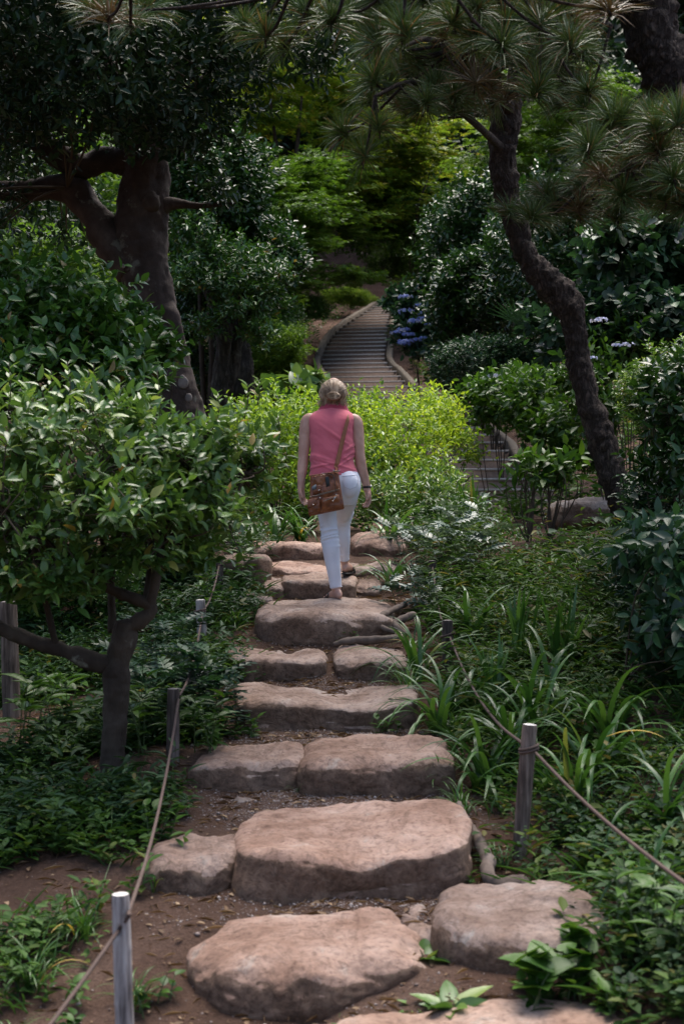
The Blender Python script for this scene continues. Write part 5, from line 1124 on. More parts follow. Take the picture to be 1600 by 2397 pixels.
for (lab, x, y, Y, s, rz) in (('dry tan leaf lying before the fourth step',716,1690,7.6,.07,.6),('dry pale leaf at the left of the fourth step',548,1692,7.55,.06,2.0),('tan fallen leaf beside the gnarled root',1150,1890,6.25,.06,1.0),('brown leaf on soil left of the pale post',170,2020,5.25,.06,2.5),('pale dry leaf on the soil right of the pale post',365,2330,4.42,.045,.2),('light dry leaf in the lower gravel before the grey boulder',1025,2080,5.6,.06,1.3),('curled tan leaf on the soil at lower left',125,2280,4.55,.07,3.3)):
    p = D(x, y, Y); o = link('fallen_leaf', fm, None, loc=(p.x, p.y, gz(p.x, p.y)+.012), rot=(.1, .15, rz), scale=(s*.5, s, s)); tag(o, lab, 'leaf', 'fallen dry leaves')
# ------------------------------------------------------------------ the walker
YP = 10.2
def Bp(x, y, dy=0.): return np.array(D(x, y, YP+dy))
def m_of(px, dy=0.): return px*DS*(YP+dy)/FPX
def loft(secs, seg=64, n=90, exp=2.25, cap=True):
    """secs rows: display y, centre x, half width px, half depth m, dy"""
    s = smooth_path(np.array(secs, float), n); th = np.linspace(0, 2*np.pi, seg, endpoint=False)
    c, si = np.cos(th), np.sin(th); ex = 2/exp; cx = np.sign(c)*np.abs(c)**ex; sy = np.sign(si)*np.abs(si)**ex
    V = []
    for (y, x, hw, hd, dy) in s:
        o = Bp(x, y, dy); w_ = max(.001, m_of(hw, dy)); V.append(np.stack([o[0]+cx*w_, o[1]+sy*max(.001, hd), np.full(seg, o[2])], -1))
    V = np.vstack(V); a = np.arange(n-1)[:, None]*seg+np.arange(seg)[None]; b = np.arange(n-1)[:, None]*seg+((np.arange(seg)+1) % seg)[None]
    Q = np.stack([a, a+seg, b+seg, b], -1).reshape(-1, 4); T = np.zeros((0, 3), int)
    if cap:
        V = np.vstack([V, V[:seg].mean(0), V[-seg:].mean(0)]); k = np.arange(seg); k2 = (k+1) % seg; c0 = n*seg
        T = np.vstack([np.stack([k, k2, np.full(seg, c0)], -1), np.stack([k2+(n-1)*seg, k+(n-1)*seg, np.full(seg, c0+1)], -1)])
    return V, [Q, T]
def chain(rows, seg=20, n=40):       # rows: display x, y, radius px, dy
    q = np.array([list(Bp(r[0], r[1], r[3] if len(r) > 3 else 0))+[m_of(r[2])] for r in rows]); s = smooth_path(q, n)
    return tube(s[:, :3], s[:, 3], seg)
def skin_mat():
    m, N, L, B = new_mat('skin'); g = coords(N, L); t = tex(N, L, 'Noise', 14, g, Detail=5)
    r = ramp(N, L, t.outputs['Fac'], [(.35, (.46,.25,.19)), (.65, (.58,.35,.27))]); L.new(r.outputs[0], B.inputs['Base Color'])
    B.inputs['Roughness'].default_value = .5; B.inputs['Subsurface Weight'].default_value = .12; B.inputs['Subsurface Radius'].default_value = (.02,.008,.005); return m
def shirt_mat(name, a, b, stripes=True):
    m, N, L, B = new_mat(name); g = coords(N, L)
    w_ = N.new('ShaderNodeTexWave'); w_.bands_direction = 'X'; w_.inputs['Scale'].default_value = 40; w_.inputs['Distortion'].default_value = .6; w_.inputs['Detail'].default_value = 1; w_.inputs['Detail Scale'].default_value = .4
    L.new(g, w_.inputs['Vector']); r = ramp(N, L, w_.outputs['Fac'], [(.25, a), (.75, b)])
    L.new(r.outputs[0], B.inputs['Base Color']); B.inputs['Roughness'].default_value = .85; B.inputs['Sheen Weight'].default_value = .2
    t = tex(N, L, 'Noise', 9, g, Detail=3); bump(N, L, B, t.outputs['Fac'], .35, .02); return m
def denim_mat():
    m, N, L, B = new_mat('white_denim'); g = coords(N, L); t = tex(N, L, 'Noise', 400, g, Detail=3); t2 = tex(N, L, 'Noise', 10, g, Detail=4)
    r = ramp(N, L, t2.outputs['Fac'], [(.3, (.72,.73,.82)), (.7, (.80,.81,.89))]); L.new(r.outputs[0], B.inputs['Base Color']); B.inputs['Roughness'].default_value = .85
    b = bump(N, L, B, t2.outputs['Fac'], .3, .012); bump(N, L, B, t.outputs['Fac'], .2, .001, b); return m
def leather_mat():
    m, N, L, B = new_mat('tan_leather'); g = coords(N, L); t = tex(N, L, 'Noise', 16, g, Detail=6, Roughness=.65); t2 = tex(N, L, 'Voronoi', 300, g)
    r = ramp(N, L, t.outputs['Fac'], [(.3, (.085,.024,.009)), (.5, (.20,.060,.020)), (.72, (.34,.12,.042))]); L.new(r.outputs[0], B.inputs['Base Color']); B.inputs['Roughness'].default_value = .38
    b = bump(N, L, B, t.outputs['Fac'], .5, .012); bump(N, L, B, t2.outputs['Distance'], .2, .001, b); return m
def hair_mat():
    m, N, L, B = new_mat('hair'); oi = N.new('ShaderNodeAttribute'); oi.attribute_name = 'tint'
    r = ramp(N, L, oi.outputs['Fac'], [(0, (.13,.075,.042)), (.45, (.36,.245,.155)), (1, (.66,.51,.37))]); L.new(r.outputs[0], B.inputs['Base Color']); B.inputs['Roughness'].default_value = .42; return m
G['skin'] = skin_mat(); G['shirt'] = shirt_mat('shirt_pink', (.60,.085,.14), (.72,.19,.23)); G['collar'] = shirt_mat('collar_pink', (.38,.03,.075), (.42,.05,.09))
G['denim'] = denim_mat(); G['leather'] = leather_mat(); G['hair'] = hair_mat(); G['strap'] = plain('strap', (.30,.11,.05), .5)
G['black'] = plain('black', (.012,.012,.013), .4); G['metal'] = plain('metal', (.75,.72,.68), .25, .5, 1); G['zip'] = plain('zip', (.22,.19,.15), .4, .5, .6); G['stitch'] = plain('stitch', (.5,.5,.56), .9)
G['grey_card'] = plain('grey_card', (.16,.18,.2), .5); G['eye'] = plain('eye', (.5,.48,.46), .2)

TORSO = [(1092,766,55,.118,-.005),(1078,764.5,51.5,.12,.0),(1060,762,48,.115,.01),(1035,761,47,.112,.02),(1005,760.5,48.5,.118,.035),(985,760,50.5,.12,.045),(968,760,53,.115,.055),(957,760,52,.10,.06),(949,761,44,.085,.065),(943,762.5,35,.07,.07),(937,764,27,.058,.075),(931,764.5,24,.05,.08)]
HIPS = [(1062,763,43,.105,.0),(1080,768,50,.115,-.005),(1096,771,54.5,.125,-.015),(1112,772,55.5,.132,-.02),(1128,771,54.5,.13,-.015),(1145,769,50,.118,.0),(1160,768,44,.09,.02)]
person = thing('person', 'walker seen from behind in pink sleeveless shirt and white trousers, climbing the steps', 'person', Bp(775,1380))
mb = MB()
def shrink(S_, f, g=None): return [(a, b, c*f, d*f, e) for (a, b, c, d, e) in S_]
mb.add(*loft(shrink(TORSO, .93), 48, 60)); mb.add(*loft(shrink(HIPS, .93), 48, 40))
# neck, head
mb.add(*chain([(763,950,17,.06),(764,935,16.5,.075),(765,915,16.5,.10),(765,905,16,.11)]))
HT = Matrix.Rotation(R(-18), 3, 'X'); hrot = np.array(HT); hc = Bp(765,899,.13)
def hp(x, y, z): return hc+hrot @ np.array([x, y, z])
mb.add(*ellipsoid(hc, (.074,.094,.104), hrot, 28, 18))
mb.add(*ellipsoid(hp(0,.045,-.06), (.052,.05,.058), hrot, 20, 12))           # jaw
mb.add(*ellipsoid(hp(0,.092,-.012), (.012,.022,.024), hrot, 12, 8)); mb.add(*ellipsoid(hp(0,.103,-.028), (.015,.013,.011), hrot, 12, 8))   # nose
mb.add(*ellipsoid(hp(0,.086,-.068), (.024,.010,.007), hrot, 12, 8)); mb.add(*ellipsoid(hp(0,.085,-.078), (.021,.010,.007), hrot, 12, 8))   # lips
mb.add(*ellipsoid(hp(0,.08,.02), (.05,.012,.010), hrot, 12, 8))                # brow
for s in (-1, 1):
    mb.add(*ellipsoid(hp(s*.074,-.005,-.012), (.009,.019,.031), hrot, 12, 8)); mb.add(*ellipsoid(hp(s*.035,.065,-.03), (.025,.018,.022), hrot, 12, 8))
# arms
ARM_L = [(722,962,13,.055),(707,964,15.5,.05),(702,985,16,.045),(699,1012,14.2,.035),(696,1040,12.4,.02),(695,1056,12,.01),(693,1075,11.6,.0),(691,1098,9.6,-.02),(690.5,1114,8.2,-.03),(690.5,1122,8.4,-.032)]
ARM_R = [(800,962,13,.055),(814,966,15.5,.05),(818,985,16,.045),(821,1012,14.4,.035),(823.5,1040,13,.02),(825.5,1056,12.8,.015),(830,1078,12,.02),(837,1102,9.8,.03),(841,1118,8.4,.035),(842,1126,8.5,.036)]
mb.add(*chain(ARM_L, 24, 60)); mb.add(*chain(ARM_R, 24, 60))
def hand(mb, wrist, fd, pn, curls, thumb_side):
    y = norm(np.array(fd, float)); z = np.array(pn, float); z = norm(z-y*np.dot(y, z)); x = np.cross(y, z)*thumb_side
    M = np.stack([x, y, z], 1); w_ = np.array(wrist)
    loc = lambda a, b, c: w_+M @ np.array([a, b, c])
    q = np.array([loc(0,-.01,0), loc(.002,.02,.0), loc(.003,.05,.003), loc(.002,.082,.006)])
    mb.add(*tube(smooth_path(q, 12), np.interp(np.linspace(0,1,12), [0,.35,.75,1], [.026,.036,.040,.034]), 18, ry=np.interp(np.linspace(0,1,12), [0,.35,1], [.021,.019,.013]), side=x))
    for i, (off, l, r_) in enumerate(((.030,.070,.0088),(.010,.078,.0090),(-.010,.073,.0087),(-.028,.058,.0078))):
        p = loc(off,.075,.004); pts = [loc(off*.8,.055,.002), p]; ang = 0.
        for j, fr in enumerate((.46,.30,.24)):
            ang += curls[i]*(1.0 if j == 0 else .9); d = y*math.cos(ang)+z*math.sin(ang)+x*off*.8; p = p+norm(d)*l*fr; pts.append(p)
        s_ = smooth_path(np.array(pts), 22); mb.add(*tube(s_, np.linspace(r_*1.06, r_*.78, 22), 10))
    pts = [loc(.018,.012,.004), loc(.036,.034,.014), loc(.040,.058,.026), loc(.034,.078,.034)]; mb.add(*tube(smooth_path(np.array(pts), 18), np.linspace(.0125, .0085, 18), 10))
hand(mb, Bp(690.5,1118,-.032), (.06,.05,-1), (.85,-.5,.1), (.42,.5,.58,.66), 1)
hand(mb, Bp(842,1122,.036), (.16,.05,-1), (-.9,-.42,.1), (.38,.48,.55,.6), -1)
# legs inside the trousers, ankles, feet
LEG_L = [(742,1120,27,.0),(746,1150,25,.01),(750,1180,21.5,.0),(754,1210,19.5,.0),(756.5,1232,19.5,-.005),(759,1258,19.5,-.015),(764,1300,16.8,-.01),(768,1330,14.8,.0),(770.5,1348,13.6,.0)]
LEG_R = [(796,1120,29,.0),(792,1148,27,.1),(787.5,1172,22,.24),(786.5,1192,18,.34),(787,1212,16.6,.37),(787.5,1236,15.6,.38),(788.5,1262,13.4,.42),(789.5,1285,11.6,.45)]
mb.add(*chain([(a, b, c*.86, d) for a, b, c, d in LEG_L]+[(772.5,1358,8.5,.0),(774.5,1368,9.5,-.005)], 22, 60))
mb.add(*chain([(a, b, c*.86, d) for a, b, c, d in LEG_R]+[(790.5,1294,8.3,.46),(792,1305,9,.46)], 22, 60))
def foot(mb, heel, d, L=.225):
    d = norm(np.array(d, float)); s = np.array([d[1], -d[0], 0]); f = np.array([0,.1,.25,.45,.65,.8,.92,1.]); hw = np.array([.014,.026,.030,.031,.038,.041,.036,.018]); hh = np.array([.018,.034,.043,.036,.026,.018,.013,.007])
    rows = np.stack([f, hw, hh], -1); r_ = smooth_path(rows, 30); c = np.array([heel+d*(a*L-.03)+np.array([0, 0, b+.012]) for a, b in zip(r_[:, 0], r_[:, 2])])
    mb.add(*tube(c, r_[:, 1], 18, ry=r_[:, 2], side=s))
    for i, o in enumerate((-.03,-.014,0,.014,.028)): mb.add(*ellipsoid(heel+d*(L*.93-.012*abs(i-1))+s*o*.95+np.array([0, 0, .021]), (.0085,.014,.009), np.stack([s, d, [0,0,1]], 1), 10, 6))
fl_ = Bp(776,1379.5,-.03); fr_ = Bp(792,1317,.46); dL = (-.38,.92,0); dR = (.22,.97,0)
foot(mb, fl_, dL); foot(mb, fr_, dR)
body = wlink('body', mb.mesh('body'), G['skin'], person)
md = body.modifiers.new('join', 'REMESH'); md.mode = 'VOXEL'; md.voxel_size = .0048; md.use_smooth_shade = True
md = body.modifiers.new('soften', 'SMOOTH'); md.iterations = 4; md.factor = .5
for s in (-1, 1):
    V, F = ellipsoid(hp(s*.031,.082,.002), (.013,.010,.011), hrot, 12, 8); wlink('eye', np_mesh('eye', V, F), G['eye'], person)
# shirt
V, F = loft(TORSO, 120, 130, cap=False)
py = (HOR-(V[:, 2]-CAM_H)*FPX/V[:, 1]+0)  # photo rows, only to lay folds out along the cloth
hh = V[:, 2]; xx = V[:, 0]-Bp(761,1000)[0]; back = (V[:, 1] < YP+.04).astype(float)
fold = lambda k, x0, z0, sl, w_, a: a*np.exp(-(((hh-z0)-sl*(xx-x0))/w_)**2)*np.exp(-((xx-x0)/k)**2)
zof = lambda y: Bp(760,y)[2]
dis = .010*np.maximum(0, fbm(np.stack([xx*6, hh*14+xx*9, V[:, 1]*4], -1), 3))*(.25+np.clip((zof(1000)-hh)/.2, 0, 1))
dis += fold(.09,.04,zof(1005),-.75,.010,.007)*back+fold(.10,-.06,zof(1052),-.35,.009,.006)*back+fold(.12,.02,zof(1066),-.3,.008,.006)*back+fold(.08,-.08,zof(1070),.2,.008,.006)*back+fold(.08,.11,zof(1030),.8,.008,.006)*back+fold(.08,.11,zof(1045),.8,.008,.006)*back+fold(.08,.1,zof(1058),.7,.008,.006)*back
o_ = np.stack([xx/.16, (V[:, 1]-YP-.03)/.12, 0*xx], -1); V = V+norm(o_)*(dis*1.5+.003)[:, None]
V[:120, 2] += .006*np.sin(np.linspace(0, 6.28*3, 120))
shirt = wlink('shirt', np_mesh('shirt', V, F), G['shirt'], person); md = shirt.modifiers.new('cloth', 'SOLIDIFY'); md.thickness = .003; md.offset = -1
# collar: stand-up band with a folded outer leaf
for nm, rows, dd in (('collar', [(941,764,29,.064,.072),(935,764.5,27,.062,.078),(929,765,25.5,.060,.086),(924,765,26,.062,.092)], .0), ('collar_fold', [(924,765,26.5,.063,.092),(930,765,29,.068,.085),(938,764.5,33,.072,.076),(945,764,37,.078,.068)], .004)):
    V, F = loft(rows, 72, 20, 2.0, cap=False); V[:, 2] += .006*np.sin(np.arctan2(V[:, 1]-YP-.08, V[:, 0]-Bp(765,930)[0])*2+1)
    o = wlink(nm, np_mesh(nm, V, F), G['collar'], person); md = o.modifiers.new('cloth', 'SOLIDIFY'); md.thickness = .004
# armhole seams
for x, s in ((708.5,-1),(812,1)):
    a = np.linspace(0, 2*np.pi, 40); c = Bp(x,985,.05); q = np.stack([c[0]+s*.012*np.cos(a*1)+0*a, c[1]+.062*np.cos(a), c[2]+.085*np.sin(a)], -1); V, F = tube(np.vstack([q, q[:1]]), .004, 6, cap=False); wlink('armhole_seam', np_mesh('armhole_seam', V, F), G['collar'], person)
# trousers
mb = MB(); mb.add(*loft(HIPS, 72, 60))
def leg(mb, rows, folds):
    q = np.array([list(Bp(r[0], r[1], r[3]))+[m_of(r[2])] for r in rows]); n = 150; s = smooth_path(q, n); seg = 40; V, F = tube(s[:, :3], s[:, 3], seg)
    th = np.tile(np.arange(seg)/seg*2*np.pi, n); z = np.repeat(s[:, 2], seg); d = np.zeros(n*seg)
    for (yz, a, sl, ph) in folds:
        zc = Bp(760, yz)[2]; d += 1.5*a*np.exp(-((z-zc-sl*np.cos(th-ph))/.006)**2)*(.55+.45*np.cos(th-ph*1.7+yz))
    d += .0025*fbm(np.stack([np.cos(th)*1.2, np.sin(th)*1.2, z*14], -1), 2)
    cen = np.repeat(s[:, :3], seg, 0); V[:n*seg] += norm(V[:n*seg]-cen)*d[:, None]; mb.add(V, F)
leg(mb, LEG_L, [(1203,.007,.012,.5),(1212,.007,-.010,2),(1220,.008,.012,1),(1228,.009,-.012,3),(1236,.009,.010,.2),(1243,.008,-.008,2),(1252,.006,.01,4),(1330,.003,.006,1)])
leg(mb, LEG_R, [(1176,.008,.008,.5),(1184,.009,-.010,2),(1191,.008,.010,1),(1200,.006,-.008,3),(1274,.004,.004,1)])
for (x, y, dy, r_) in ((797,1112,-.085,(.082,.075,.10)),(746,1112,-.085,(.078,.072,.098))): mb.add(*ellipsoid(Bp(x, y, dy), r_, None, 24, 16))
tr = wlink('trousers', mb.mesh('trousers'), G['denim'], person)
md = tr.modifiers.new('join', 'REMESH'); md.mode = 'VOXEL'; md.voxel_size = .0048; md.use_smooth_shade = True
md = tr.modifiers.new('soften', 'SMOOTH'); md.iterations = 3; md.factor = .5
# back pocket: stitched outline following the seat
def seat_pt(x, y):
    c = Bp(797,1112,-.085); r_ = (.082,.075,.10); p = Bp(x, y, -.085); u_, v_ = (p[0]-c[0])/r_[0], (p[2]-c[2])/r_[2]; k = math.sqrt(max(.02, 1-u_*u_-v_*v_)); return np.array([p[0], c[1]-r_[1]*k-.0012, p[2]])
out = [(780,1094),(800,1092),(819,1090),(821,1104),(817,1117),(803,1123),(790,1118),(785,1106),(780,1094)]
q = []
for a, b in zip(out[:-1], out[1:]):
    for f in np.linspace(0, 1, 8, endpoint=False): q.append(seat_pt(a[0]+(b[0]-a[0])*f, a[1]+(b[1]-a[1])*f))
V, F = tube(np.array(q+q[:1]), .0014, 6, cap=False); wlink('pocket_seam', np_mesh('pocket_seam', V, F), G['stitch'], tr)
for rows in (LEG_L, LEG_R):
    r_ = rows[-1]; c = Bp(r_[0], r_[1]-3, r_[3]); rr = m_of(r_[2])+.0015; a = np.linspace(0, 2*np.pi, 40); V, F = tube(np.stack([c[0]+np.cos(a)*rr, c[1]+np.sin(a)*rr, c[2]+0*a], -1), .002, 6, cap=False); wlink('hem', np_mesh('hem', V, F), G['denim'], tr)
# sandals
for heel, d in ((fl_, dL), (fr_, dR)):
    d = norm(np.array(d, float)); s = np.array([d[1], -d[0], 0]); f = np.linspace(0, 1, 24); hw = np.interp(f, [0,.06,.3,.6,.8,.94,1], [.016,.032,.034,.042,.046,.036,.01])
    c = np.array([heel+d*(a*.255-.04)+np.array([0, 0, .004]) for a in f]); V, F = tube(c, hw, 16, ry=.008, side=s); so_ = wlink('sandal', np_mesh('sandal', V, F), G['black'], person)
    for fa, hgt in ((.60,.062),(.74,.050)):
        a = np.linspace(0, np.pi, 20); c0 = heel+d*(fa*.255-.04); q = np.array([c0+s*math.cos(t)*.044+np.array([0, 0, .006+math.sin(t)*hgt]) for t in a]); V, F = tube(q, .014, 8, ry=.003, side=d, cap=False); link('sandal_strap', np_mesh('sandal_strap', V, F), G['black'], so_)
# wrist watch
c = Bp(841,1117,.035); ax = norm(np.array([.1,.05,-1])); a = np.linspace(0, 2*np.pi, 40); e1 = norm(np.cross(ax, [0,1,0])); e2 = np.cross(ax, e1)
V, F = tube(c+np.outer(np.cos(a), e1)*.029+np.outer(np.sin(a), e2)*.028, .003, 8, ry=.008, cap=False, side=e1); wb = wlink('watch_band', np_mesh('watch_band', V, F), G['black'], person)
V, F = ellipsoid(c+np.array([.030,-.004,.002]), (.006,.014,.014), None, 14, 8); link('watch_case', np_mesh('watch_case', V, F), G['metal'], wb)
# hair: strands drawn back to a knot at the nape
rs = np.random.RandomState(80); mbh = MB(); tints = []
capc = Bp(764.5,900,.10); capr = np.array([.092,.112,.092]); knot = norm(np.array([.06,-1.0,-.30]))
V, F = ellipsoid(capc, capr*.965, None, 30, 20); cut = V[:, 1] > capc[1]+.085; V[cut, 1] = capc[1]+.085
mbh.add(V, F); nb = [len(p) for p in F]
for i in range(900):
    d0 = norm(np.array([rs.normal(), rs.normal()*.9+.35, abs(rs.normal())*.9-.15])); 
    if d0[1] > .75: continue
    t = np.linspace(0, 1, 12)[:, None]; sw = np.array([0, 0, .28*rs.rand()]); d = norm(d0*(1-t)+knot*t*1.0+sw*np.sin(t*np.pi)*abs(d0[0]))
    rad = 1+.012*rs.normal()+.05*np.sin(t*np.pi)*rs.rand(); p = capc+d*capr*rad
    V, F = tube(p, .0026*(.6+.8*rs.rand()), 4, cap=False); mbh.add(V, F)
V, F = ellipsoid(capc+np.array([0, -.035, -.045]), (.074,.06,.045), None, 24, 14); mbh.add(V, F)
for i in range(150):   # hair hanging loosely over the nape to the collar
    a = rs.uniform(-1.5, 1.5); s = capc+np.array([math.sin(a)*.090, -math.cos(a)*.098, .01+.03*rs.rand()]); e = capc+np.array([math.sin(a*.9)*.072+rs.normal()*.008, -.035-math.cos(a)*.05, -.062-.016*rs.rand()])
    p = smooth_path(np.array([s, (s+e)/2+np.array([math.sin(a)*.018, -math.cos(a)*.014, 0])+rs.normal(size=3)*.004, e]), 12); V, F = tube(p, .0026*(.6+.8*rs.rand()), 4, cap=False); mbh.add(V, F)
for i in range(160):   # knot at the nape, wound
    a = np.linspace(rs.rand()*6.28, rs.rand()*6.28+4, 16); r_ = .033*rs.rand()**.6; c = capc+knot*capr*1.02+np.array([-.004,0,-.012]); dep = rs.normal()*.012
    p = np.stack([c[0]+np.cos(a)*r_*1.5, c[1]-.012+dep+0*a, c[2]+np.sin(a)*r_*.8], -1); V, F = tube(p, .0028, 4, cap=False); mbh.add(V, F)
for i in range(150):   # loose ends over the collar and fly-aways
    a = rs.uniform(-1.2, 1.2); s = capc+np.array([math.sin(a)*.085, -math.cos(a)*.07, -.055]); e = s+np.array([math.sin(a)*.03+rs.normal()*.012, -.01, -.03-.025*rs.rand()]); p = smooth_path(np.array([s, (s+e)/2+rs.normal(size=3)*.008, e]), 8); V, F = tube(p, .0014, 4, cap=False); mbh.add(V, F)
for i in range(60):
    d = norm(np.array([rs.normal(), rs.normal()*.6, abs(rs.normal())])); s = capc+d*capr*.99; e = s+(d+rs.normal(size=3)*.9)*.018; p = smooth_path(np.array([s, (s+e)/2+rs.normal(size=3)*.006, e]), 6); V, F = tube(p, .0007, 3, cap=False); mbh.add(V, F)
me = mbh.mesh('hair'); npol = len(me.polygons); a = me.attributes.new('tint', 'FLOAT', 'FACE'); cen = np.zeros(npol*3); me.polygons.foreach_get('center', cen); cen = cen.reshape(-1, 3)
a.data.foreach_set('value', np.clip(.5+.55*vnoise((cen-capc)*np.array([70, 70, 26]))+.18*rs.normal(size=npol)*0+.1*vnoise(cen*400), 0, 1).astype(np.float32))
wlink('hair', me, G['hair'], person)

# ------------------------------------------------------------------ shoulder bag
bag = thing('shoulder_bag', 'worn tan leather shoulder bag with zips and pockets at the walker\'s hip', 'bag', Bp(748,1178,-.2))
TL, TR, BR, BL_ = (711,1090), (774,1080), (788,1168), (709,1185)
def bq(s, t, out=0.):        # s left-right 0..1, t top-bottom 0..1, out towards the viewer in metres
    x = (TL[0]*(1-s)+TR[0]*s)*(1-t)+(BL_[0]*(1-s)+BR[0]*s)*t; y = (TL[1]*(1-s)+TR[1]*s)*(1-t)+(BL_[1]*(1-s)+BR[1]*s)*t
    return Bp(x, y, -.175-.02*t-.03*(1-s)*0-out)
def panel(name, parent, s0, s1, t0, t1, base, puff, mat, n=18, thick=None, edge=.35, seed=1, rough=.004):
    S_, T_ = np.meshgrid(np.linspace(0, 1, n), np.linspace(0, 1, n)); V = []
    for s, t in zip(S_.ravel(), T_.ravel()):
        e = (max(0, min(1, 4*s*(1-s))))**edge*(max(0, min(1, 4*t*(1-t))))**edge; V.append(bq(s0+(s1-s0)*s, t0+(t1-t0)*t, base+puff*e))
    V = np.array(V); V[:, 1] -= 1.6*rough*fbm(V*22+seed, 3)*(S_.ravel()*(1-S_.ravel())*T_.ravel()*(1-T_.ravel()) > 0)
    B0 = np.array([bq(s0+(s1-s0)*s, t0+(t1-t0)*t, base-(thick or .004)) for s, t in zip(S_.ravel(), T_.ravel())])
    i = (np.arange(n-1)[:, None]*n+np.arange(n-1)[None]).ravel(); Q = np.stack([i, i+n, i+n+1, i+1], -1); Q2 = np.stack([i, i+1, i+n+1, i+n], -1)+n*n
    rim = list(range(n))+[n*k+n-1 for k in range(1, n)]+[n*(n-1)+k for k in range(n-2, -1, -1)]+[n*k for k in range(n-2, 0, -1)]
    R_ = np.array([[a, b, b+n*n, a+n*n] for a, b in zip(rim, rim[1:]+rim[:1])])
    me = np_mesh(name, np.vstack([V, B0]), np.vstack([Q, Q2, R_])); return wlink(name, me, G[mat], bag) if parent is bag else link(name, me, G[mat], parent)
bodyp = panel('bag_body', bag, 0, 1, 0, 1, .045, .03, 'leather', 30, .06, .3, 3, .007)
pk1 = panel('pocket', bag, .10, .80, .30, .50, .072, .012, 'leather', 14, .01, .3, 5, .004)
pk2 = panel('pocket', bag, .36, .93, .60, .92, .076, .016, 'leather', 16, .01, .35, 7, .006)
pk3 = panel('pocket', bag, -.03, .34, .62, .95, .074, .022, 'leather', 14, .012, .35, 9, .006)
fl1 = panel('pocket_flap', bag, -.06, .24, .58, .80, .092, .012, 'leather', 12, .008, .4, 11, .004)
fl2 = panel('pocket_tab', bag, .22, .38, .28, .45, .088, .006, 'leather', 10, .006, .4, 13, .002)
ln = panel('edge_binding', bag, .90, 1.02, .0, .98, .055, .012, 'leather', 14, .02, .35, 15, .003)
def zipline(s0, t0, s1, t1, out, r_, mat, nm='zip'):
    q = np.array([bq(s0+(s1-s0)*f, t0+(t1-t0)*f, out) for f in np.linspace(0, 1, 20)]); V, F = tube(q, r_, 6); return wlink(nm, np_mesh(nm, V, F), G[mat], bag)
zipline(.28,.505,.95,.47,.086,.0026,'zip'); zipline(.28,.53,.95,.495,.086,.0018,'zip'); zipline(.42,.70,.88,.64,.098,.0024,'zip'); zipline(.02,.02,.98,.02,.07,.004,'leather','top_seam')
zipline(-.02,.52,.30,.52,.088,.003,'zip')
for (s, t, out) in ((.30,.405,.100),(.12,.735,.112),(.33,.60,.098),(.80,.66,.104),(.72,.74,.106),(.84,.60,.10)):
    V, F = ellipsoid(bq(s, t, out), (.0045,.003,.0045), None, 12, 8); wlink('snap_button', np_mesh('snap_button', V, F), G['metal'], bag)
zipline(.74,.72,.82,.64,.106,.002,'metal','zip_pull')
# strap: buckle at the bag's top right, up the back, over the right shoulder and down the front
TS = smooth_path(np.array(TORSO, float), 300)
def on_back(x, y, front=False, off=.021):
    i = int(np.argmin(np.abs(TS[:, 0]-y))); _, cx, hw, hd, dy = TS[i]; u_ = min(.97, abs(x-cx)/hw); k = (1-u_**2.25)**(1/2.25)
    return Bp(x, y, dy+(hd*k+off if front else -hd*k-off))
sp_ = [bq(.955,.06,.075)]+[on_back(x, y) for x, y in ((770.5,1074),(773,1062),(777,1045),(783,1020),(789,995),(795,972),(798.5,960))]+[Bp(800,952.5,.02), Bp(800,950,.065), Bp(799,953,.12)]+[on_back(x, y, True) for x, y in ((792,975),(775,1010),(755,1045),(735,1075))]+[Bp(716,1094,-.02), bq(.0,.03,.05)]
q = smooth_path(np.array(sp_), 150); T_ = norm(np.gradient(q, axis=0)); wv = np.zeros((150, 3)); prev = np.array([1., 0, .2])
for i in range(150):
    c = np.array([764-800, 0, 0]); n_ = q[i]-Bp(762, 985, .055); n_[2] *= .25; n_ = norm(n_-T_[i]*np.dot(n_, T_[i])); s = np.cross(T_[i], n_); wv[i] = s if np.dot(s, prev) > 0 else -s; prev = wv[i]
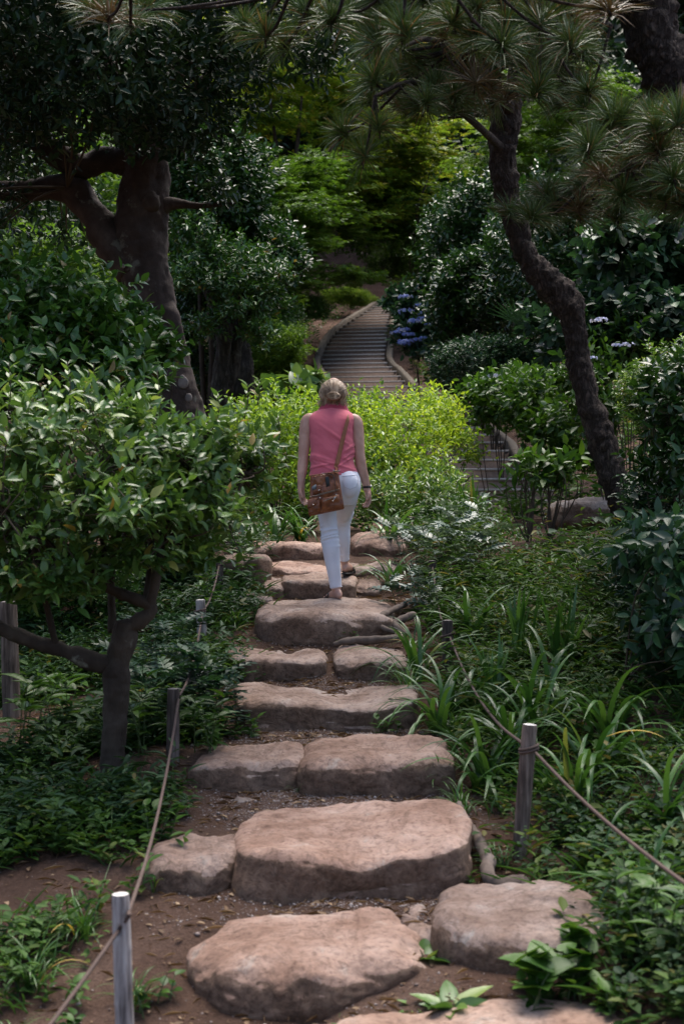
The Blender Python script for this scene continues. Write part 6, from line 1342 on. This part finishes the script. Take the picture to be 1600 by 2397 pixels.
V, F = tube(q, .0165, 12, ry=.0028, side=None); th = np.linspace(0, 2*np.pi, 12, endpoint=False)
for i in range(150):
    n_ = np.cross(wv[i], T_[i]); V[i*12:(i+1)*12] = q[i]+np.outer(np.sign(np.cos(th))*np.abs(np.cos(th))**.5*.0165, wv[i])+np.outer(np.sin(th)*.0028, n_)
wlink('strap', np_mesh('strap', V, F), G['strap'], bag)
for dx_ in (-1, 1):
    V, F = ellipsoid(bq(.955,.02,.09)+np.array([dx_*.021, 0, .008]), (.003,.003,.007), None, 10, 6); wlink('buckle', np_mesh('buckle', V, F), G['metal'], bag)
a, b = bq(.955,.02,.088)+np.array([-.02,0,.003]), bq(.955,.02,.088)+np.array([.02,0,.005]); V, F = tube(np.array([a, b]), .004, 8); wlink('buckle', np_mesh('buckle', V, F), G['zip'], bag)
cb = np.array([bq(s, t, .10) for s, t in ((.70,.10),(.76,.06),(.82,.12),(.85,.25),(.85,.40),(.84,.52))]); V, F = tube(smooth_path(cb, 40), .0022, 6); cable = thing('cable', 'thin black cord looping out of the bag pocket', 'cable', cb[0]); wlink('cord', np_mesh('cord', V, F), G['black'], cable)
ph = [bq(s, t, o_) for o_ in (.078,.088) for s, t in ((.535,.11),(.665,.10),(.675,.34),(.545,.36))]
phone = link('phone', np_mesh('phone', np.array(ph)-np.array(ph[0]), np.array([[0,1,2,3],[7,6,5,4],[0,4,5,1],[1,5,6,2],[2,6,7,3],[3,7,4,0]]), False), G['black'], loc=ph[0]); tag(phone, 'black phone sticking out of the tan bag\'s front pocket', 'phone')
md = phone.modifiers.new('round', 'BEVEL'); md.width = .003; md.segments = 2
cd = [bq(s, t, o_) for o_ in (.080,.084) for s, t in ((.06,.29),(.21,.24),(.24,.36),(.09,.38))]
card = link('card', np_mesh('card', np.array(cd)-np.array(cd[0]), np.array([[0,1,2,3],[7,6,5,4],[0,4,5,1],[1,5,6,2],[2,6,7,3],[3,7,4,0]]), False), G['grey_card'], loc=cd[0]); tag(card, 'grey folded card tucked in the tan bag\'s left pocket', 'card')
